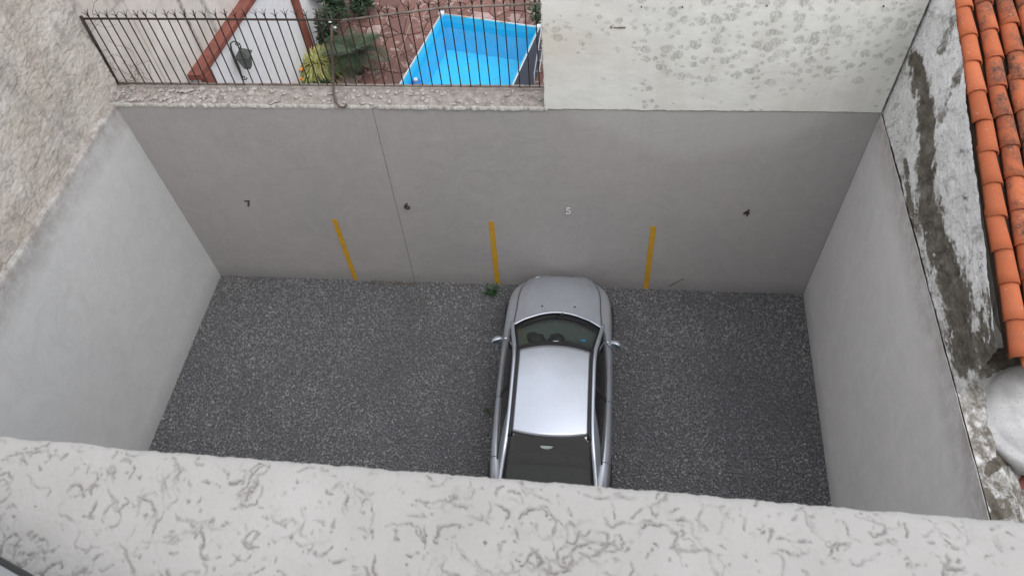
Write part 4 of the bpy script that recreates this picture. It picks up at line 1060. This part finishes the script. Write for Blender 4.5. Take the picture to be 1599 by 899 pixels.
# y, half width, shoulder z, top-edge x, top-edge z, centre z
BT = [(3.36, .50, .78, .42, .84, .86), (3.42, .62, .82, .50, .89, .915), (3.55, .735, .86, .56, .93, .955), (3.8, .80, .90, .62, .96, .985), (4.2, .845, .92, .70, .945, .985),
      (5.0, .862, .915, .745, .935, .98), (5.8, .862, .90, .745, .925, .97), (6.35, .855, .875, .69, .925, .965), (6.7, .850, .825, .665, .875, .935), (7.0, .832, .775, .655, .825, .902),
      (7.2, .790, .72, .625, .77, .865), (7.34, .725, .66, .575, .71, .812), (7.44, .655, .62, .52, .68, .75), (7.53, .56, .555, .44, .605, .665), (7.60, .44, .485, .34, .525, .57), (7.64, .32, .44, .24, .455, .475)]
def prof(y, t, side=1):
    """t 0..1: sill -> shoulder -> top edge; t 1..2: top edge -> centre line"""
    w, zs, hx, hz, cz = (cr(BT, y, k) for k in range(1, 6))
    arch = 0
    K = [(w - .07, .20), (w - .02, .32), (w, .52), (w - .008, zs - .17), (w - .03, zs - .05), (w - .075, zs), ((w - .075) * .35 + hx * .65, zs * .4 + hz * .6), (hx, hz)]
    if t <= 1:
        s = t * (len(K) - 1); i = min(int(s), len(K) - 2); f = s - i
        P0, P1, P2, P3 = K[max(0, i - 1)], K[i], K[i + 1], K[min(len(K) - 1, i + 2)]
        q = [0.5 * ((2 * P1[c]) + (-P0[c] + P2[c]) * f + (2 * P0[c] - 5 * P1[c] + 4 * P2[c] - P3[c]) * f * f + (-P0[c] + 3 * P1[c] - 3 * P2[c] + P3[c]) * f ** 3) for c in (0, 1)]
    else:
        s = t - 1; x_ = hx * (1 - s)
        q = [x_, hz + (cz - hz) * (1 - (1 - s) ** 2) + 0.010 * math.exp(-((s - .24) / .09) ** 2)]
    return Vector((CX + side * q[0], y, q[1]))
def patch(name, ys, ts, mat, side, parent=car, solid=0.0, ymap=None):
    P = np.array([[tuple(prof(ymap(y, t) if ymap else y, t, side)) for t in ts] for y in ys])
    return grid_mesh(name, P, mat, parent, flip=(side > 0), solid=solid)
def ysp(a, b, n): return np.linspace(a, b, n)
def cowl(x): return 6.62 - 0.26 * (abs(x) / .68) ** 2
# body sides: rear quarter, doors, front fender, with shut lines between
body = empty('x', (0, 0, 0), 'x', 'x'); bpy.data.objects.remove(body)
cuts = [('rear_quarter', 3.36, 4.205, 22), ('rear_door', 4.215, 5.145, 16), ('front_door', 5.155, 6.125, 16), ('fender', 6.135, 7.64, 50)]
for side in (1, -1):
    for nm, a, b, n in cuts: patch(nm, ysp(a, b, n), np.linspace(0, 0.992, 40), M_PAINT, side)
    # dark inner shell behind the gaps
    P = np.array([[tuple(prof(y, t, side) + Vector((-side * .018, 0, -.018))) for t in np.linspace(0, 1.0, 24)] for y in ysp(3.38, 7.62, 60)])
    grid_mesh('inner_shell', P, M_BLACK, car)
# hood as one sheet
def hoodgrid(y0f, y1, ts, n, zoff=0, pull=1.0):
    rows = []
    for i in range(n):
        row = []
        for sgn, tt in [(-1, t) for t in ts] + [(1, t) for t in ts[::-1][1:]]:
            x_ = abs(prof(6.6, tt).x - CX); ya = y0f(x_); y = ya + (y1 - ya) * i / (n - 1)
            p = prof(y, tt, sgn); p.z += zoff; row.append(tuple(p))
        rows.append(row)
    return np.array(rows)
ts = [1.012 + (2 - 1.012) * k / 22 for k in range(23)]
G = hoodgrid(lambda x: cowl(x) + .0, 7.64, ts, 60)
G[0, :, 2] += .006; G[1, :, 2] += .010
grid_mesh('hood', G, M_PAINT, car, solid=.004)
G2 = hoodgrid(lambda x: cowl(x) + .03, 7.63, [1.0 + k / 12 for k in range(13)], 30, -.03); grid_mesh('engine_bay', G2, M_BLACK, car)
# bright chrome-like lip catching the sky along the rear edge of the hood
tube('hood_lip', [Vector((p[0], p[1] - .004, p[2] + .001)) for p in G[0]], .0065, M_WHITEP if False else M_PAINT, car, 6)
# bumper and trunk
def closing(name, y, ring, mat, yout):
    L = [prof(y, t, -1) for t in ring] + [prof(y, t, 1) for t in ring[::-1]]
    bm = bmesh.new(); rows = []
    for k, (s, d) in enumerate(((1, 0), (.96, .012), (.8, .03), (.4, .04))):
        cz = .42; rows.append([bm.verts.new((CX + (p.x - CX) * s, y + yout * d, cz + (p.z - cz) * s)) for p in L])
    for a_, b_ in zip(rows, rows[1:]):
        for i in range(len(L) - 1): bm.faces.new((a_[i], a_[i + 1], b_[i + 1], b_[i]))
    bm.faces.new(rows[-1]); return finish(bm, name, mat, car, True)
rg = [k / 16 for k in range(17)] + [1.2, 1.5, 1.8]
closing('front_bumper', 7.64, rg, M_PAINT, 1); closing('rear_bumper', 3.36, rg, M_PAINT, -1)
P = np.array([[tuple(prof(y, t, -1)) for t in [1.01 + .99 * k / 10 for k in range(11)]] + [tuple(prof(y, t, 1)) for t in [2 - .99 * k / 10 for k in range(1, 11)]] for y in ysp(3.36, 3.76, 14)])
grid_mesh('boot_lid', P, M_PAINT, car, solid=.004)
box('underbody', (CX - .78, 3.5, .17), (CX + .78, 7.5, .30), M_BLACK, car)
for s in (-1, 1):
    for y in (4.15, 6.85):
        w = lathe('wheel', [(.20, -.095), (.285, -.10), (.30, -.08), (.30, .08), (.285, .10), (.20, .095)], (0, 0, 0), M_RUBBER, car, 28)
        w.matrix_parent_inverse = Matrix.Identity(4); w.location = (s * .775, y - 5.5, .30); w.rotation_euler = (0, R(90), 0)
        r_ = lathe('rim', [(.05, -.10), (.17, -.10), (.20, -.085), (.20, .085), (.17, .10), (.05, .105)], (0, 0, 0), M_ALU, None, 20); r_.parent = w
    # headlight and tail light
    for nm, y0, y1, t0, t1, mt in (('headlight', 7.38, 7.60, .48, .72, M_LENS), ('tail_light', 3.37, 3.6, .55, .85, M_RED)):
        P = np.array([[tuple(prof(y, t, s) + Vector((s * .004, 0, .004))) for t in np.linspace(t0, t1, 8)] for y in ysp(y0, y1, 8)]); grid_mesh(nm, P, mt, car, flip=s > 0)
# greenhouse curves: y, x, z
RL = [(3.50, .675, .955), (3.70, .655, 1.035), (3.95, .625, 1.155), (4.2, .595, 1.27), (4.45, .575, 1.33), (4.8, .568, 1.355), (5.2, .568, 1.36), (5.55, .572, 1.345), (5.75, .588, 1.305), (5.95, .622, 1.215), (6.2, .665, 1.075), (6.42, .700, .935)]
def rail(y): return Vector((cr(RL, y, 1), y, cr(RL, y, 2)))
def belt(y): p = prof(y, 1.0); return Vector((p.x - CX + .012, y, p.z + .012))
for s in (-1, 1):
    sv_ = lambda v: Vector((CX + s * v.x, v.y, v.z))
    ys = ysp(3.5, 6.42, 60)
    bm = bmesh.new(); tube_bm(bm, [sv_(rail(y)) for y in ys], [.030 + .004 * math.sin(i) * 0 for i in range(60)], 10); finish(bm, 'roof_rail', M_PAINT, car, True)
    def tm(y):
        if y >= 4.95: return 1.0
        if y <= 4.14: return 0.0
        return ((y - 4.14) / .81) ** .62
    def side_pt(y, t):
        a_, b_ = belt(y), rail(y); p = a_.lerp(b_, t); p.x += .022 * math.sin(math.pi * t) ; return sv_(p)
    P = np.array([[tuple(side_pt(y, t * max(.002, tm(y)))) for t in np.linspace(0, 1, 8)] for y in ysp(4.14, 6.34, 60)])
    grid_mesh('side_window', P, M_TINT, car, flip=s < 0)
    P = np.array([[tuple(side_pt(y, tm(y) + (1 - tm(y)) * t)) for t in np.linspace(0, 1, 8)] for y in ysp(3.5, 4.95, 50)])
    grid_mesh('rear_pillar', P, M_PAINT, car, flip=s < 0)
    # pillar between the doors, rubber edge, belt moulding
    P = np.array([[tuple(side_pt(y, t) + Vector((s * .004, 0, .003))) for t in np.linspace(0, 1, 8)] for y in (5.09, 5.12, 5.15, 5.18)]); grid_mesh('door_pillar', P, M_BLACK, car, flip=s < 0)
    tube('belt_moulding', [sv_(belt(y) + Vector((.012, 0, -.002))) for y in ysp(4.16, 6.3, 24)], .009, M_ALU, car, 6)
    tube('window_seal', [side_pt(y, max(0, tm(y) - .01)) + Vector((s * .004, 0, 0)) for y in ysp(4.15, 6.38, 40)], .009, M_BLACK, car, 6)
    # black roof channel
    tube('roof_channel', [Vector((CX + s * (rail(y).x - .045), y, rail(y).z + .030)) for y in ysp(4.33, 5.74, 20)], .019, M_BLACK, car, 6)
    # mirror
    mb = bmesh.new(); bmesh.ops.create_icosphere(mb, subdivisions=3, radius=1)
    for v in mb.verts:
        if v.co.y < -.25: v.co.y = -.25
        v.co = Vector((v.co.x * .095 * (1 - .15 * s * v.co.x * s), v.co.y * .075, v.co.z * .062))
    mb.transform(Matrix.Translation((CX + s * .885, 6.06, .965)) @ Matrix.Rotation(-s * .32, 4, 'Z')); hsg = finish(mb, 'mirror', M_PAINT, car, True)
    tube('mirror_arm', [(CX + s * .74, 6.14, .935), (CX + s * .80, 6.10, .945)], [.028, .022], M_PAINT, car, 8)
    gb = bmesh.new(); bmesh.ops.create_circle(gb, cap_ends=True, segments=20, radius=1, matrix=Matrix.Translation((CX + s * .885, 6.035, .965)) @ Matrix.Rotation(-s * .32, 4, 'Z') @ Matrix.Rotation(R(90), 4, 'X') @ Matrix.Diagonal((.083, .050, 1, 1)))
    finish(gb, 'mirror_glass', M_GLASS, car)
# roof panel
def roofz(x, y): yy = (y - 5.05) / .72; return 1.425 - .055 * (x / .54) ** 2 - .028 * yy ** 2 - .012 * yy ** 4
def yfront(x): return 5.755 - .075 * (x / .54) ** 2
def yrear(x): return 4.335 + .085 * (x / .54) ** 2
xs = np.linspace(-.515, .515, 33)
P = np.array([[(CX + x_, yrear(x_) + (yfront(x_) - yrear(x_)) * k / 30, roofz(x_, yrear(x_) + (yfront(x_) - yrear(x_)) * k / 30)) for x_ in xs] for k in range(31)])
grid_mesh('roof_panel', P, M_PAINT, car, solid=.006)
# windscreen and rear window (gently barrelled sheets)
def screen(name, mat, y_top, y_bot, zt, zb, xt, xb, bulge, n=20):
    rows = []
    for i in range(n):
        t = i / (n - 1); row = []
        for u in np.linspace(-1, 1, 33):
            x_ = u * (xt + (xb - xt) * t); y0, y1 = y_top(u), y_bot(u)
            row.append((CX + x_, y0 + (y1 - y0) * t, zt(u) + (zb(u) - zt(u)) * t + bulge * math.sin(math.pi * t)))
        rows.append(row)
    return np.array(rows)
WS = screen('w', None, lambda u: yfront(u * .54) - .01, lambda u: cowl(u * .66) - .06, lambda u: roofz(u * .54, 5.74) - .004, lambda u: .935 - .02 * u * u, .545, .665, .02)
grid_mesh('windscreen', WS, M_GLASS, car)
WR = screen('r', None, lambda u: yrear(u * .54) + .01, lambda u: 3.74 + .08 * u * u, lambda u: roofz(u * .54, 4.36) - .004, lambda u: 1.0 - .01 * u * u, .545, .615, .02)
grid_mesh('rear_window', WR, M_TINT, car)
def band(name, G, i0, i1, mat, off): # frit bands printed along the glass edges, a hair above it
    g = G[i0:i1 + 1].copy(); g[..., 2] += off; grid_mesh(name, g, mat, car)
band('glass_band', WS, 0, 3, M_BLACK, .003); band('glass_band', WS, 17, 19, M_BLACK, .003); band('glass_band', WR, 0, 1, M_BLACK, .003)
for G_, nm in ((WS, 'glass_band'), (WR, 'glass_band')):
    for sl in (slice(0, 2), slice(31, 33)):
        g = G_[:, sl].copy(); g[..., 2] += .0035; grid_mesh(nm, g, M_BLACK, car)
# cowl, wipers, washer jets
P = np.array([[(CX + x_, cowl(x_) - d, .915 - .02 * (x_ / .66) ** 2 + z_) for x_ in np.linspace(-.68, .68, 30)] for d, z_ in ((-.03, -.01), (.03, 0), (.09, .018))])
grid_mesh('cowl', P, M_BLACK, car)
for x0, x1 in ((.02, -.56), (.50, -.04)):
    wp = [(CX + x0, cowl(x0) - .03, .95)]
    for k in range(1, 8):
        x_ = x0 + (x1 - x0) * k / 7; wp.append((CX + x_, cowl(x_) - .085 - .028 * (k / 7), .965 + .018 * k / 7))
    tube('wiper', wp, .008, M_BLACK, car, 5)
box('wiper_pivot', (CX + .04, cowl(.06) - .06, .93), (CX + .09, cowl(.06) - .01, .965), M_BLACK, car, .005)
for px, py in ((847, 478), (898, 479)):
    p = onz((px, py), .925); rubble('washer_jet', car, [((p.x, p.y, prof(p.y, 1.6).z + .008), (.016, .012, .010))], M_BLACK)
# antenna base glimpsed through the rear window, sticker and mirror behind the windscreen
p = onz((853, 699), 1.30); P_ = []
bm = bmesh.new(); c = Vector((CX - .03, 4.20, 1.378)); vv = [bm.verts.new((c.x + .085 * math.cos(a), c.y + (.035 * math.sin(a) if math.sin(a) < 0 else .006 * math.sin(a)), 1.372 + .33 * (.035 * min(0, math.sin(a)))*1.4)) for a in [k * math.pi / 10 for k in range(20)]]
bm.faces.new(vv); finish(bm, 'brake_light', flat('grey_green_lens', (.24, .30, .28), .3, bump=0), car)
def on_ws(u, t): # point slightly above the windscreen sheet
    i = t * (WS.shape[0] - 1); j = (u + 1) / 2 * (WS.shape[1] - 1); a_ = WS[int(i), int(j)]; return Vector(a_)
c = on_ws(.72, .33); box('sticker', (c.x - .035, c.y - .01, c.z - .002), (c.x + .035, c.y + .02, c.z + .001), flat('blue_sticker', (.03, .18, .38), .5, bump=0), car)
car_st = COL.objects[-1]
box('rear_view_mirror', (CX - .01 - .03, 5.80, 1.285), (CX + .05, 5.83, 1.325), M_BLACK, car, .01)
box('mirror_tag', (CX - .01 - .02, 5.845, 1.325), (CX + .045, 5.865, 1.335), M_WHITEP, car)
# interior
P = np.array([[(CX + x_, cowl(x_) - d, z_ - .02 * (x_ / .66) ** 2) for x_ in np.linspace(-.66, .66, 24)] for d, z_ in ((.06, .90), (.20, .915), (.42, .91), (.47, .86), (.50, .5))])
grid_mesh('dashboard', P, M_DASH, car)
for hx_, hr, nm in ((-.33, .15, 'instrument_hood'), (.0, .12, 'centre_console')): rubble(nm, car, [((CX + hx_, 6.17, .90), (hr, .10, .05))], M_BLACK)
box('cabin_floor', (CX - .74, 3.7, .30), (CX + .74, 6.3, .34), M_DASH, car)
def seat(name, x, y, w=.25):
    bm = bmesh.new(); box_bm(bm, (x - w, y - .02, .45), (x + w, y + .48, .60), .05)
    s0 = len(bm.verts); bb = bmesh.new(); box_bm(bb, (-w, -.07, 0), (w, .07, .58), .05); bb.transform(Matrix.Translation((x, y - .06, .52)) @ Matrix.Rotation(R(14), 4, 'X'))
    tmp = bpy.data.meshes.new('t'); bb.to_mesh(tmp); bb.free(); bm.from_mesh(tmp)
    for hx_ in ((0,) if w < .4 else (-.36, .36)):
     bb = bmesh.new(); box_bm(bb, (hx_ - .13, -.05, .50), (hx_ + .13, .05, .60 if w > .4 else .74), .04); bb.transform(Matrix.Translation((x, y - .06, .52)) @ Matrix.Rotation(R(14), 4, 'X')); bb.to_mesh(tmp); bb.free(); bm.from_mesh(tmp)
    finish(bm, name, M_CLOTH, car, True)
seat('front_seat', CX - .36, 5.15); seat('front_seat', CX + .36, 5.15); seat('rear_seat', CX, 4.35, .58)
pts = [(CX - .36 + .18 * math.cos(a), 5.72 + .08 * math.sin(a), .86 + .15 * math.sin(a)) for a in [k * math.pi / 10 for k in range(21)]]
tube('steering_wheel', pts, .014, M_BLACK, car, 6)
for s in (-1, 1): P = np.array([[(CX + s * x_, y, z_) for x_, z_ in ((.745, .92), (.76, .6), (.76, .3))] for y in (3.8, 6.3)]); grid_mesh('door_lining', P, M_DASH, car)
box('parcel_shelf', (CX - .6, 3.72, .93), (CX + .6, 4.2, .955), M_DASH, car)
